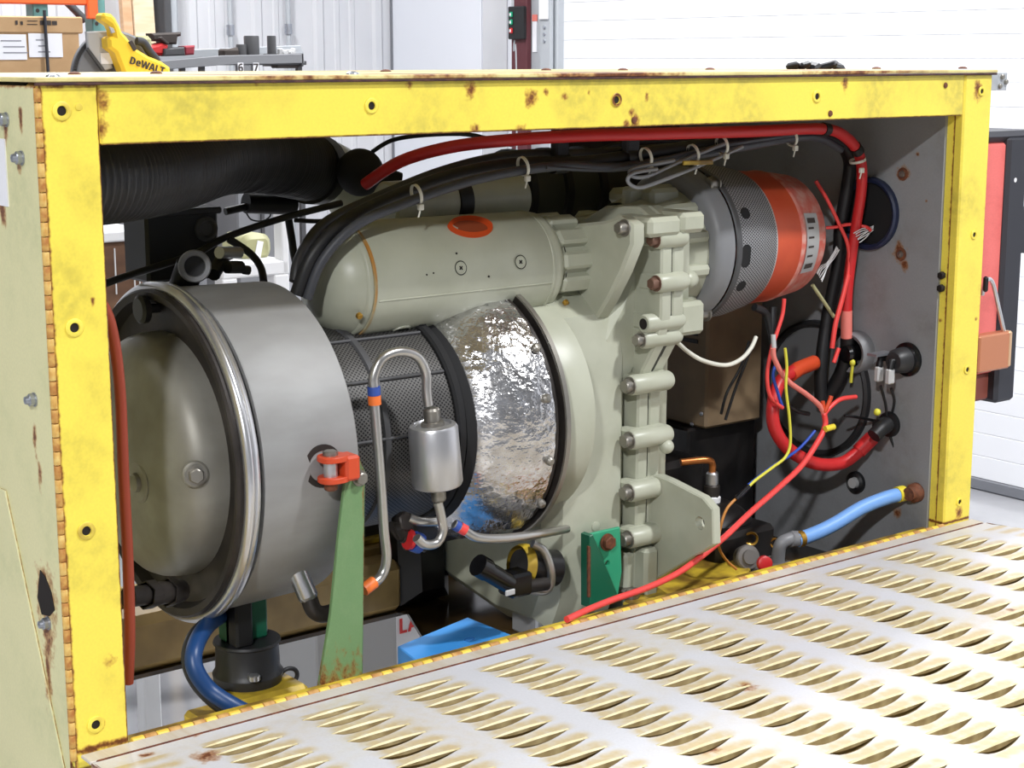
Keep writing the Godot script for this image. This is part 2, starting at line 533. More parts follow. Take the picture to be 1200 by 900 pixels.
func make_materials():
	var y := c8(250, 228, 88)
	var bt := []
	for s in [[552, 100, 17, 0.6], [623, 113, 17, 0.7], [640, 108, 9, 1.0], [662, 112, 9, 1.0], [690, 108, 7, 1.0], [745, 140, 15, 0.6], [758, 110, 8, 0.4], [740, 132, 10, 1.0], [556, 153, 14, 1.2], [610, 152, 16, 1.2], [1108, 100, 7, 1.0], [990, 96, 12, 0.5], [118, 112, 15, 0.4], [118, 150, 14, 0.5], [300, 96, 9, 1.0], [480, 98, 10, 1.0], [735, 146, 12, 1.0]]:
		var p := P(s[0], s[1], 0)
		bt.append([p.x / W * 1536, (H - p.y) / 0.0625 * 64, s[2], s[3]])
	var m := skin("yellow_beam", painted(1536, 64, y, 3, c8(150, 138, 70), 0.5, [3, 0, 3, 2], bt), 0.42, 0.0)
	uvfit(m, Vector2(0, -H), Vector2(W, -H + 0.0625))
	var ps := []
	for s in [[72, 128, 12, 0.5], [112, 850, 16, 0.8], [128, 775, 13, 0.9], [108, 350, 4, 0.2], [101, 625, 9, 0.8]]:
		var p := P(s[0], s[1], 0)
		ps.append([p.x / 0.0611 * 64, (H - p.y) / H * 704, s[2], s[3]])
	m = skin("yellow_post", painted(64, 704, y, 14, c8(165, 148, 62), 0.45, [5, 3, 8, 8], ps), 0.4)
	uvfit(m, Vector2(0, -H), Vector2(0.0611, 0))
	m = skin("yellow_post_far", painted(64, 704, y, 24, c8(150, 135, 60), 0.35, [0, 4, 3, 4], [[30, 22, 20, 0.6], [52, 380, 8, 1.0], [34, 690, 14, 0.5]]), 0.42)
	uvfit(m, Vector2(W - 0.0665, -H), Vector2(W, 0))
	skin("yellow_rust", painted(512, 512, y, 31, c8(120, 80, 40), 0.8, [0, 0, 0, 0], [[100, 100, 90, 1], [300, 200, 120, 1], [420, 420, 110, 1], [120, 400, 80, 1], [260, 330, 60, 1.0]]), 0.5, 0.0, 2.0)
	skin("roof_top", painted(1024, 512, c8(232, 218, 150), 41, c8(130, 95, 60), 0.9, [0, 0, 10, 40], [[200, 400, 120, 1], [500, 450, 160, 1], [800, 420, 120, 1], [330, 470, 90, 1], [950, 300, 100, 1]]), 0.5)
	uvfit(mats["roof_top"], Vector2(-0.01, -D), Vector2(W + 0.01, 0.01))
	skin("roof_shadow", mottle(256, c8(58, 36, 44), c8(96, 62, 52), 0.05, 5), 0.7, 0.0, 5.0)  # dark purple brown that paints the shadow gap below the roof sheet
	var sp := []
	for s in [[55, 690, 52, 0.5], [57, 735, 30, 0.35], [58, 775, 16, 0.16], [42, 500, 10, 0.14], [48, 545, 10, 0.2], [26, 130, 9, 0.2], [24, 190, 12, 0.5], [8, 150, 12, 0.4], [5, 245, 20, 0.6]]:
		var p := PX(s[0], s[1], 0)
		sp.append([(p.z + D) / D * 620, (H - p.y) / 0.85 * 850, s[2] * 0.9, s[3]])
	m = skin("side_green", painted(620, 850, c8(226, 221, 172), 52, c8(188, 192, 142), 0.5, [0, 7, 8, 0], sp), 0.45)
	uvfit(m, Vector2(-D, -H), Vector2(0, 0.15))
	var ds := []
	for k in 9:
		ds.append([rng.randf() * 1500, rng.randf_range(10, 30), rng.randf_range(8, 16), 0.5])
	for s in [[875, 817, 22, 1.0], [1184, 726, 12, 1.0], [170, 884, 14, 1.0], [830, 893, 20, 1.0], [240, 890, 26, 0.6]]:
		var p := PY(s[0], s[1], 0)
		ds.append([p.x / W * 1515, p.z / 0.68 * 680, s[2], s[3]])
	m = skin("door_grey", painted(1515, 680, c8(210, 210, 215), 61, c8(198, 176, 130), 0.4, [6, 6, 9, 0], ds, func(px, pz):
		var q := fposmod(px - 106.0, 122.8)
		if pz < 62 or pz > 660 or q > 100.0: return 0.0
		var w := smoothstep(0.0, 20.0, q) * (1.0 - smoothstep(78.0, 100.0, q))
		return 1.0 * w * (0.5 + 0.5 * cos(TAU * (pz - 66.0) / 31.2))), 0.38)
	uvfit(m, Vector2(0, 0), Vector2(W, 0.68))
	skin("door_strip", painted(1024, 64, c8(205, 198, 188), 64, c8(175, 150, 110), 0.7, [0, 0, 0, 0], [[100, 50, 30, 1], [300, 55, 40, 1], [600, 58, 30, 1], [760, 40, 30, 1.0]]), 0.45, 0.0, 2.0)
	skin("rust_line", mottle(128, c8(70, 26, 22), c8(130, 78, 52), 0.06, 8), 0.8, 0.0, 6.0)
	skin("louvre_cream", mottle(256, c8(240, 230, 190), c8(214, 196, 146), 0.03, 9), 0.5, 0.0, 4.0)
	skin("shaded_scoop", mottle(256, c8(190, 172, 128), c8(150, 130, 88), 0.03, 55), 0.7, 0.0, 4.0)  # darker tan than the lip: shade inside the louvre put into the colour
	skin("knuckle_yellow", mottle(128, c8(246, 216, 88), c8(232, 190, 70), 0.05, 10), 0.45, 0.0, 8.0)
	skin("knuckle_tan", mottle(128, c8(216, 174, 104), c8(178, 124, 66), 0.05, 11), 0.6, 0.0, 8.0)
	var es := []
	for s in [[1058, 202, 20, 1.0], [1054, 294, 24, 0.7], [1060, 310, 14, 0.7], [1085, 235, 5, 1.0], [1020, 520, 12, 1.0], [1050, 600, 16, 1.0], [1070, 578, 26, 1.0], [1100, 400, 5, 1.0], [1075, 180, 6, 1.0]]:
		var p := PX(s[0], s[1], 1.443)
		es.append([(p.z + D) / D * 620, (H - p.y) / 0.8 * 800, s[2], s[3]])
	skin("knuckle_cream", mottle(128, c8(232, 200, 120), c8(206, 150, 70), 0.06, 47), 0.5, 0.0, 12.0)
	skin("knuckle_rusty", mottle(128, c8(214, 172, 92), c8(176, 112, 52), 0.06, 48), 0.6, 0.0, 12.0)
	m = skin("end_grey", painted(620, 800, c8(146, 148, 151), 71, c8(100, 98, 92), 0.4, [0, 6, 0, 0], es), 0.5)
	uvfit(m, Vector2(-D, -H), Vector2(0, 0.1))
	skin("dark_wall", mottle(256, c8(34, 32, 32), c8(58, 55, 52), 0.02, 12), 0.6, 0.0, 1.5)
	skin("oily_pan", mottle(512, c8(92, 70, 40), c8(30, 23, 16), 0.008, 13, 1.0, 2.5), 0.16, 0.0, 1.2)
	skin("black_oil", mottle(128, c8(18, 17, 18), c8(34, 31, 30), 0.03, 15), 0.35, 0.0, 3.0)
	skin("tan_sill", mottle(256, c8(190, 160, 104), c8(140, 116, 72), 0.015, 16), 0.4, 0.0, 1.5)
	skin("yellow_dirty", mottle(256, c8(216, 186, 58), c8(120, 92, 34), 0.02, 17, 1.0, 2.2), 0.45, 0.0, 2.5)
	var fine := bump(256, 0.03, 3, 3.0)
	skin("engine_green", mottle(512, c8(186, 188, 170), c8(174, 176, 157), 0.012, 18), 0.38, 0.0, 1.5, fine, 0.12)
	skin("seam_rust", mottle(128, c8(176, 176, 150), c8(176, 120, 52), 0.03, 49, 1.0, 3.0), 0.5, 0.0, 4.0)
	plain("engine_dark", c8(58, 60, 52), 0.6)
	skin("steel_brushed", mottle(512, c8(158, 158, 157), c8(144, 143, 141), 0.012, 19, 3.0, 1.2), 0.56, 0.3, 1.6, fine, 0.08)
	skin("steel_dome", mottle(512, c8(160, 158, 150), c8(134, 131, 122), 0.012, 20), 0.48, 0.35, 1.6, fine, 0.15)
	skin("steel_sooty", mottle(256, c8(70, 64, 60), c8(44, 40, 38), 0.02, 21), 0.5, 0.5, 2.0)
	plain("chrome", c8(214, 214, 216), 0.28, 0.85)
	plain("tube_steel", c8(190, 188, 184), 0.3, 0.9)
	plain("alu", c8(200, 200, 202), 0.36, 0.85)
	plain("bolt_grey", c8(150, 146, 138), 0.4, 0.8)
	skin("bolt_rust", mottle(64, c8(130, 78, 52), c8(96, 60, 44), 0.08, 22), 0.7, 0.2, 20.0)
	plain("bolt_tinted", c8(122, 92, 78), 0.5, 0.4)
	plain("zinc", c8(176, 180, 188), 0.35, 0.8)
	plain("brass", c8(206, 160, 72), 0.35, 0.8)
	plain("copper", c8(196, 122, 66), 0.35, 0.7)
	plain("bore", c8(26, 18, 14), 0.8)
	plain("black", c8(24, 24, 26), 0.5)
	plain("black_matt", c8(20, 20, 22), 0.8)
	plain("black_gloss", c8(16, 16, 18), 0.22)
	plain("rubber", c8(44, 44, 46), 0.45)
	plain("grey_cable", c8(64, 66, 72), 0.5)
	plain("valve_grey", c8(116, 112, 108), 0.5, 0.3)
	plain("plate_dim", c8(112, 113, 115), 0.5)
	plain("dark_grey", c8(74, 74, 76), 0.5)
	plain("mid_grey", c8(130, 131, 134), 0.45)
	plain("light_grey", c8(190, 190, 190), 0.5)
	plain("white", c8(236, 236, 236), 0.5)
	plain("white_tie", c8(220, 218, 205), 0.5)
	plain("red_cable", c8(200, 40, 42), 0.42)
	plain("red_wire", c8(236, 74, 70), 0.42)
	plain("red_pale", c8(232, 130, 118), 0.5)
	plain("orange_red", c8(206, 74, 38), 0.42)
	plain("orange_hose", c8(160, 66, 44), 0.5)
	plain("orange_shaded", c8(150, 70, 40), 0.6)
	plain("orange_plug", c8(226, 84, 34), 0.45)
	plain("tape_orange", c8(240, 120, 50), 0.5)
	plain("tape_blue", c8(50, 80, 160), 0.5)
	plain("yellow_plain", c8(232, 212, 60), 0.45)
	plain("yellow_wire", c8(220, 214, 70), 0.45)
	plain("blue_wire", c8(40, 80, 180), 0.45)
	plain("orange_wire", c8(196, 132, 60), 0.45)
	plain("blue_hose", c8(24, 64, 116), 0.4)
	plain("sky_hose", c8(124, 172, 236), 0.42)
	skin("green_bracket", painted(128, 320, c8(108, 142, 96), 81, c8(140, 160, 120), 0.3, [0, 10, 0, 0], [[70, 330, 120, 1.0], [30, 300, 60, 1.0]]), 0.45)
	plain("teal", c8(54, 162, 122), 0.42)
	plain("teal_dark", c8(20, 96, 70), 0.4)
	skin("blue_box", mottle(128, c8(64, 152, 226), c8(56, 140, 214), 0.02, 23), 0.5, 0.0, 3.0)
	plain("blue_box_side", c8(40, 100, 176), 0.5)
	skin("brown_box", mottle(256, c8(132, 112, 86), c8(112, 94, 72), 0.015, 25), 0.55, 0.0, 2.0)
	# aluminium foil with crinkles, and a woven fine rib
	m = skin("foil", mottle(256, c8(232, 232, 234), c8(190, 188, 186), 0.02, 26), 0.24, 0.95, 6.0, bump(512, 0.02, 27, 14.0, FastNoiseLite.TYPE_CELLULAR), 0.8)
	# sheet with round holes in staggered rows
	for spec in [["mesh_dark", c8(92, 90, 88), c8(12, 12, 12)], ["mesh_grey", c8(150, 150, 152), c8(34, 34, 36)]]:
		var im := Image.create(128, 128, false, Image.FORMAT_RGB8)
		for py in 128:
			for px in 128:
				var hole := false
				for c in [[32, 32], [96, 96], [32, 160], [160, 32], [-32, 96], [96, -32]]:
					if Vector2(px - c[0], py - c[1]).length() < 30: hole = true
				im.set_pixel(px, py, spec[2] if hole else spec[1])
		m = skin(spec[0], tex(im), 0.5, 0.3)
		m.uv1_scale = Vector3(1.0 / 0.0062, 1.0 / 0.0062, 1)
	# room
	skin("concrete", mottle(1024, c8(172, 172, 174), c8(150, 150, 154), 0.004, 28), 0.14, 0.0, 0.35)
	plain("shell_grey", c8(120, 122, 126), 0.7)
	plain("wall_white", c8(226, 228, 234), 0.5)
	skin("wall_metal", mottle(128, c8(212, 212, 214), c8(202, 203, 207), 0.02, 29), 0.45, 0.0, 0.5)
	plain("door_white", c8(238, 239, 242), 0.5)
	plain("seal_grey", c8(120, 122, 128), 0.7)
	plain("oxide_red", c8(88, 40, 46), 0.6)
	plain("galv", c8(186, 190, 194), 0.45, 0.25)
	skin("card", mottle(256, c8(196, 160, 118), c8(184, 148, 106), 0.02, 30), 0.8, 0.0, 1.5)
	plain("paper", c8(240, 240, 244), 0.7)
	plain("print_grey", c8(150, 150, 158), 0.7)
	plain("print_dark", c8(62, 54, 50), 0.7)
	plain("rack_orange", c8(236, 96, 36), 0.5)
	plain("rack_teal", c8(98, 146, 140), 0.5)
	plain("saw_yellow", c8(248, 205, 52), 0.45)
	plain("tool_red", c8(206, 44, 44), 0.45)
	plain("tool_maroon", c8(150, 50, 62), 0.5)
	skin("wood_pale", mottle(256, c8(236, 222, 196), c8(222, 200, 164), 0.01, 33, 6.0), 0.7, 0.0, 1.5)
	skin("wood_tan", mottle(256, c8(222, 184, 148), c8(204, 162, 122), 0.01, 34, 6.0), 0.7, 0.0, 1.5)
	skin("wood_brown", mottle(256, c8(116, 84, 60), c8(90, 62, 44), 0.01, 35, 6.0), 0.6, 0.0, 1.5)
	plain("jug", c8(176, 174, 130), 0.5)
	skin("case_red", painted(256, 512, c8(242, 122, 116), 91, c8(214, 96, 90), 0.4, [0, 0, 0, 0], [[210, 120, 90, 0.7], [150, 160, 40, 1.0], [120, 330, 24, 1.0], [200, 400, 40, 1.0]]), 0.5, 0.0, 3.0)
	plain("case_black", c8(52, 53, 60), 0.6)
	plain("lock_body", c8(204, 134, 98), 0.4, 0.3)
	plain("lock_side", c8(222, 186, 150), 0.4, 0.3)
	plain("case_brown", c8(134, 72, 60), 0.6)
	skin("orange_alt", mottle(256, c8(206, 86, 52), c8(190, 72, 44), 0.02, 36), 0.42, 0.0, 2.0)
	skin("orange_worn", mottle(256, c8(206, 96, 82), c8(214, 160, 148), 0.05, 37, 1.0, 2.6), 0.5, 0.0, 4.0)
	plain("plate_grey", c8(186, 186, 186), 0.4, 0.3)
	plain("red_text", c8(222, 62, 62), 0.6)

# ---------------------------------------------------------------- the workshop
func room():
	var m := MB.new()
	m.box(Vector3(-5.2, FLOOR - 0.2, -5.95), Vector3(4.5, FLOOR, 6.2))
	struct("floor", m, mats["concrete"])
	m = MB.new()
	m.box(Vector3(-5.2, 3.9, -5.95), Vector3(4.5, 4.1, 6.2))
	struct("ceiling", m, mats["shell_grey"])
	m = MB.new()
	m.box(Vector3(-5.2, FLOOR, -5.95), Vector3(-5.0, 3.9, 6.2))
	struct("wall_left", m, mats["shell_grey"])
	m = MB.new()
	m.box(Vector3(-5.0, FLOOR, 6.0), Vector3(4.5, 3.9, 6.2))
	struct("wall_front", m, mats["shell_grey"])
	# ribbed sheet metal on the back wall
	m = MB.new()
	m.box(Vector3(-5.0, FLOOR, -5.95), Vector3(4.27, 3.9, -5.78))
	var x := -5.0
	var z0 := -5.78
	while x < 4.2:
		var prof := [[0.0, 0.0], [0.05, 0.0], [0.065, 0.014], [0.1, 0.014], [0.115, 0.0], [0.17, 0.0], [0.178, 0.006], [0.2, 0.006], [0.208, 0.0], [0.26, 0.0], [0.268, 0.006], [0.29, 0.006], [0.298, 0.0], [0.35, 0.0]]
		for i in prof.size() - 1:
			var a = prof[i]; var b = prof[i + 1]
			m.quad(Vector3(x + a[0], FLOOR, z0 + a[1] + 0.004), Vector3(x + b[0], FLOOR, z0 + b[1] + 0.004), Vector3(x + b[0], 3.9, z0 + b[1] + 0.004), Vector3(x + a[0], 3.9, z0 + a[1] + 0.004), Vector3(a[1] - b[1], 0, b[0] - a[0]).normalized())
		x += 0.35
	struct("wall_back", m, mats["wall_metal"])
	# right wall: flat lining, the door opening, the wall beyond
	m = MB.new()
	m.box(Vector3(4.27, FLOOR, -5.95), Vector3(4.5, 3.9, -4.4))
	m.box(Vector3(4.27, 2.9, -4.4), Vector3(4.5, 3.9, 3.0))
	m.box(Vector3(4.27, FLOOR, 3.0), Vector3(4.5, 3.9, 6.0))
	var wr := struct("wall_right", m, mats["wall_white"])
	var zc := -4.986
	for k in 2:
		m = MB.new()
		var za := -5.78 if k == 0 else zc
		var zb := zc - 0.006 if k == 0 else -4.79
		m.box(Vector3(4.262, FLOOR, za + 0.006), Vector3(4.27, 3.9, zb), 0.002)
		part(wr, "lining_panel", m, mats["wall_white"] if k == 0 else mats["wall_metal"])
	m = MB.new()
	m.box(Vector3(4.256, FLOOR, -5.766), Vector3(4.262, 3.9, -5.75))
	struct("trim_1", m, mats["seal_grey"])
	# oxide red column and galvanised jamb beside the door
	m = MB.new()
	var cza := PX(599, 60, 4.17).z
	var czb := PX(617, 60, 4.17).z
	m.box(Vector3(4.17, FLOOR, cza), Vector3(4.2, 3.9, czb), 0.004)
	m.box(Vector3(4.2, FLOOR, cza + 0.03), Vector3(4.24, 3.9, cza + 0.05))
	m.box(Vector3(4.24, FLOOR, cza), Vector3(4.262, 3.9, czb), 0.004)
	struct("trim_2", m, mats["oxide_red"])
	m = MB.new()
	m.box(Vector3(4.2, FLOOR, PX(619, 60, 4.2).z), Vector3(4.27, 3.0, PX(653, 60, 4.2).z), 0.006)
	m.box(Vector3(4.185, FLOOR, PX(645, 60, 4.2).z), Vector3(4.2, 3.0, PX(649, 60, 4.2).z), 0.004)
	struct("trim_3", m, mats["galv"])
	m = MB.new()
	m.box(Vector3(4.17, FLOOR, -4.425), Vector3(4.19, 3.0, -4.35), 0.003)
	struct("trim_4", m, mats["galv"])
	var tr := thing("door_track_plate", Vector3(4.165, 0.86, -4.39), "white strip screwed to the grey door track left of the big door", "plate")
	m = MB.new()
	m.box(Vector3(4.16, 0.895, -4.42), Vector3(4.17, 1.6, -4.36), 0.002)
	part(tr, "strip", m, mats["white"])
	for yy in [0.83, 0.86, 0.8]:
		m = MB.new()
		m.hexbolt(ax(Vector3(4.17, yy, -4.39), Vector3.LEFT), 0.008, 0.006)
		part(tr, "bolt", m, mats["zinc"])
	# sectional door of narrow ribs
	var d1 := Node3D.new()
	d1.name = "door_1"; d1.set_meta("kind", "structure")
	d1.position = Vector3(4.25, FLOOR, -0.7)
	add_child(d1)
	var slat := MB.new()
	slat.box(Vector3(-0.012, 0.0004, -3.65), Vector3(0.03, 0.0816, 3.65), 0.0018)
	var sm := slat.commit()
	for k in 44:
		put(d1, "slat", sm, mats["door_white"], Transform3D(Basis.IDENTITY, Vector3(4.25, FLOOR + 0.045 + 0.082 * k, -0.7)))
	m = MB.new()
	m.box(Vector3(4.262, FLOOR + 0.04, -4.35), Vector3(4.3, 2.92, 2.95))
	part(d1, "core", m, mats["door_white"])
	m = MB.new()
	m.box(Vector3(4.235, FLOOR, -4.35), Vector3(4.29, FLOOR + 0.045, 2.95), 0.006)
	part(d1, "bottom_seal", m, mats["seal_grey"])

# ---------------------------------------------------------------- the enclosure
func rivnut(par, p: Vector3, r := 0.0097):
	var m := MB.new()
	m.lathe([Vector2(0, r), Vector2(0.0012, r), Vector2(0.002, r * 0.88), Vector2(0.002, r * 0.56), Vector2(0.0002, r * 0.5)], ax(p, Vector3.BACK), 18)
	var o := part(par, "rivet_nut", m, mats["yellow_rust"])
	m = MB.new()
	m.lathe([Vector2(0.0003, 0), Vector2(0.0003, r * 0.56)], ax(p, Vector3.BACK), 14)
	part(o, "bore", m, mats["bore"], "dark threaded hole")

func enclosure():
	var o := thing("generator_enclosure", Vector3(0, 0, 0), "yellow steel enclosure frame with rusty edges around the open engine bay", "enclosure")
	var m := MB.new()
	m.box(Vector3(0, -0.02, -0.035), Vector3(0.0611, H, 0), 0.0025)
	var lp := part(o, "post", m, mats["yellow_post"], "left yellow post with four threaded holes")
	m = MB.new()
	m.box(Vector3(0.062, H - 0.0625, -0.035), Vector3(W - 0.067, H, -0.001), 0.0022)
	var bm := part(o, "beam", m, mats["yellow_beam"], "top yellow beam with rust spots")
	m = MB.new()
	m.box(Vector3(W - 0.0665, -0.02, -0.035), Vector3(W, H, 0), 0.003)
	var rp := part(o, "post", m, mats["yellow_post_far"], "right yellow post with four threaded holes")
	for q in [[72, 130], [87, 384], [101, 622], [112, 849]]: rivnut(lp, P(q[0], q[1], 0))
	for q in [[435, 124], [722, 117], [957, 113]]: rivnut(bm, P(q[0], q[1], -0.001), 0.009)
	for q in [[1150, 107], [1141, 275], [1133, 433], [1124, 588]]: rivnut(rp, P(q[0], q[1], 0), 0.0075)
	for q in [[973, 133], [743, 141], [92, 125], [1108, 100]]:
		m = MB.new()
		m.lathe([Vector2(0, 0.0045), Vector2(0.0015, 0.0036), Vector2(0.002, 0)], ax(P(q[0], q[1], -0.0005), Vector3.BACK), 12)
		part(bm, "rivet", m, mats["bolt_rust"] if q[0] > 100 else mats["yellow_rust"])
	# roof sheet over a dark strip standing in for its shadow gap
	m = MB.new()
	m.box(Vector3(-0.006, H + 0.0008, -D), Vector3(W + 0.004, H + 0.0055, 0.006), 0.001)
	var rf := part(o, "roof_sheet", m, mats["roof_top"])
	m = MB.new()
	m.box(Vector3(-0.006, H - 0.0024, 0.0008), Vector3(W + 0.004, H + 0.0006, 0.0052), 0.0008)
	part(o, "roof_gap_shade", m, mats["roof_shadow"], "dark lip coloured as the shadow gap under the roof sheet")
	for q in [[87, -0.28], [62, -0.05], [183, -0.3], [413, -0.07], [452, -0.35], [640, -0.4], [730, -0.3], [832, -0.3], [1027, -0.25], [1128, -0.2]]:
		var p := P(q[0], 84, q[1])
		p.y = H + 0.005
		m = MB.new()
		m.lathe([Vector2(0, 0.008), Vector2(0.002, 0.0072), Vector2(0.0036, 0.004), Vector2(0.004, 0)], ax(p, Vector3.UP), 14)
		part(rf, "rivet", m, mats["zinc"] if q[0] in [62, 413] else mats["bolt_rust"])
	for q in [[930, 0.012], [940, 0.016], [952, 0.012], [968, 0.02], [980, 0.014]]:
		m = MB.new()
		var p := P(q[0], 84, -0.3)
		p.y = H + 0.009
		m.box(Vector3(-q[1], -0.004, -0.01), Vector3(q[1], 0.006, 0.012), 0.004, Transform3D(Basis.from_euler(Vector3(0.2, q[0] * 0.7, 0.25)), p))
		part(rf, "scrap", m, mats["black"], "dark scrap lying on the roof")
	# left side panel, seen edge on, and its hinge seam
	m = MB.new()
	m.box(Vector3(-0.002, -0.16, -D), Vector3(0.004, H - 0.003, -0.0105), 0.001)
	var sd := part(o, "side_panel", m, mats["side_green"], "pale green side panel with rust streaks below its bolts")
	m = MB.new()
	var gp := zy([-30, 560, 6, 575, 75, 900, 60, 960, -30, 960], -0.004)
	m.extrude(gp, xplane(-0.0045), 0.003, 0.001)
	part(sd, "gusset", m, mats["side_green"])
	for q in [[8, 140], [26, 185], [41, 468], [57, 730]]:
		m = MB.new()
		m.hexbolt(ax(PX(q[0], q[1], -0.002), Vector3.LEFT), 0.0068, 0.006, 0.0075)
		m.lathe([Vector2(0.007, 0.0052), Vector2(0.011, 0.004), Vector2(0.0125, 0)], ax(PX(q[0], q[1], -0.002), Vector3.LEFT), 14)
		part(sd, "bolt", m, mats["zinc"])
	m = MB.new()
	var hp := zy([44, 700, 47, 668, 53, 676, 60, 694, 64, 715, 58, 722, 49, 720], -0.0025)
	m.extrude(hp, xplane(-0.0028), 0.001)
	part(sd, "torn_patch", m, mats["bore"], "dark torn paint beside the lowest bolt")
	m = MB.new()
	m.box(Vector3(-0.0035, PX(1, 240, 0).y, -0.135), Vector3(-0.002, PX(1, 162, 0).y, -0.092))
	part(sd, "paper_tag", m, mats["paper"])
	var kn := MB.new()
	kn.lathe([Vector2(0.0006, 0), Vector2(0.0006, 0.0034), Vector2(0.0014, 0.0038), Vector2(0.0134, 0.0038), Vector2(0.0142, 0.0034), Vector2(0.0142, 0)], Transform3D.IDENTITY, 10)
	var km := kn.commit()
	for k in 48:
		put(lp, "hinge_knuckle", km, mats["knuckle_cream"] if k % 2 == 0 else mats["knuckle_rusty"], ax(Vector3(-0.0012, -0.01 + 0.0147 * k, -0.0035), Vector3.UP))
	# end wall, rear wall, floor pan and sills
	m = MB.new()
	m.box(Vector3(1.443, -0.12, -D), Vector3(1.4495, H - 0.002, -0.029))
	part(o, "end_wall", m, mats["end_grey"], "grey end wall with cable ports")
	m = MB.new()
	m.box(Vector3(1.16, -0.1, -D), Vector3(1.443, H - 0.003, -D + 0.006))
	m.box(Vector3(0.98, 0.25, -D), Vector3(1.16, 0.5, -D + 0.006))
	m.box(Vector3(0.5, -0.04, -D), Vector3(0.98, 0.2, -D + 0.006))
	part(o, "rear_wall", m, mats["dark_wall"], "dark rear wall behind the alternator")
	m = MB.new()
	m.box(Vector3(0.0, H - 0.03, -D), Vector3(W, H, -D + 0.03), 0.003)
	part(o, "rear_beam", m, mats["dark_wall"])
	m = MB.new()
	m.box(Vector3(0.0, -0.12, -D), Vector3(0.04, H, -D + 0.03), 0.002)
	part(o, "rear_post", m, mats["yellow_dirty"])
	# oily pan: a rear strip all along and a wider part under the gearbox
	var zr := PY(320, 753, -0.1).z
	m = MB.new()
	var pp := PackedVector2Array([Vector2(0.04, -D), Vector2(1.443, -D), Vector2(1.443, -0.012), Vector2(0.86, -0.012), Vector2(PY(496, 748, -0.1).x, PY(496, 748, -0.1).z), Vector2(PY(480, 717, -0.1).x, zr), Vector2(0.04, zr)])
	m.extrude(pp, Transform3D(Basis(Vector3(1, 0, 0), Vector3(0, 0, 1), Vector3(0, -1, 0)), Vector3(0, -0.1, 0)), 0.006)
	part(o, "floor_pan", m, mats["oily_pan"], "brown floor pan wet with oil")
	m = MB.new()
	m.box(Vector3(0.04, -0.098, -D + 0.004), Vector3(1.443, -0.05, -D + 0.03), 0.003)
	part(o, "rear_sill", m, mats["tan_sill"])
	m = MB.new()
	m.box(Vector3(0.04, -0.1, zr - 0.06), Vector3(PY(478, 717, -0.1).x, -0.02, zr + 0.001), 0.012)
	part(o, "cross_rail", m, mats["tan_sill"], "dirty tan rail across the bottom behind the drum")
	m = MB.new()
	var yl := PackedVector2Array()
	for q in [[730, 705], [765, 680], [840, 648], [880, 664], [870, 690], [760, 720]]:
		var p := PY(q[0], q[1], -0.045)
		yl.append(Vector2(p.x, p.z))
	m.extrude(yl, Transform3D(Basis(Vector3(1, 0, 0), Vector3(0, 0, 1), Vector3(0, -1, 0)), Vector3(0, -0.045, 0)), 0.05, 0.002)
	part(o, "yellow_ledge", m, mats["yellow_dirty"], "oily yellow ledge below the gearbox foot")
	m = MB.new()
	m.box(Vector3(0.04, -0.05, -D + 0.004), Vector3(1.16, -0.038, -D + 0.018), 0.003)
	part(o, "rear_hinge", m, mats["yellow_dirty"])
	m = MB.new()
	m.box(Vector3(0.0, -0.075, -0.04), Vector3(W, -0.012, -0.006), 0.003)
	part(o, "base_rail", m, mats["yellow_dirty"])
	for c in [[0.03, -0.3], [1.47, -0.3]]:
		m = MB.new()
		m.box(Vector3(c[0] - 0.025, FLOOR, -D + 0.02), Vector3(c[0] + 0.025, -0.1, -D + 0.07), 0.003)
		part(o, "stand_leg", m, mats["yellow_dirty"])
		m = MB.new()
		m.box(Vector3(c[0] - 0.025, FLOOR, -0.09), Vector3(c[0] + 0.025, -0.07, -0.04), 0.003)
		part(o, "stand_leg", m, mats["yellow_dirty"])

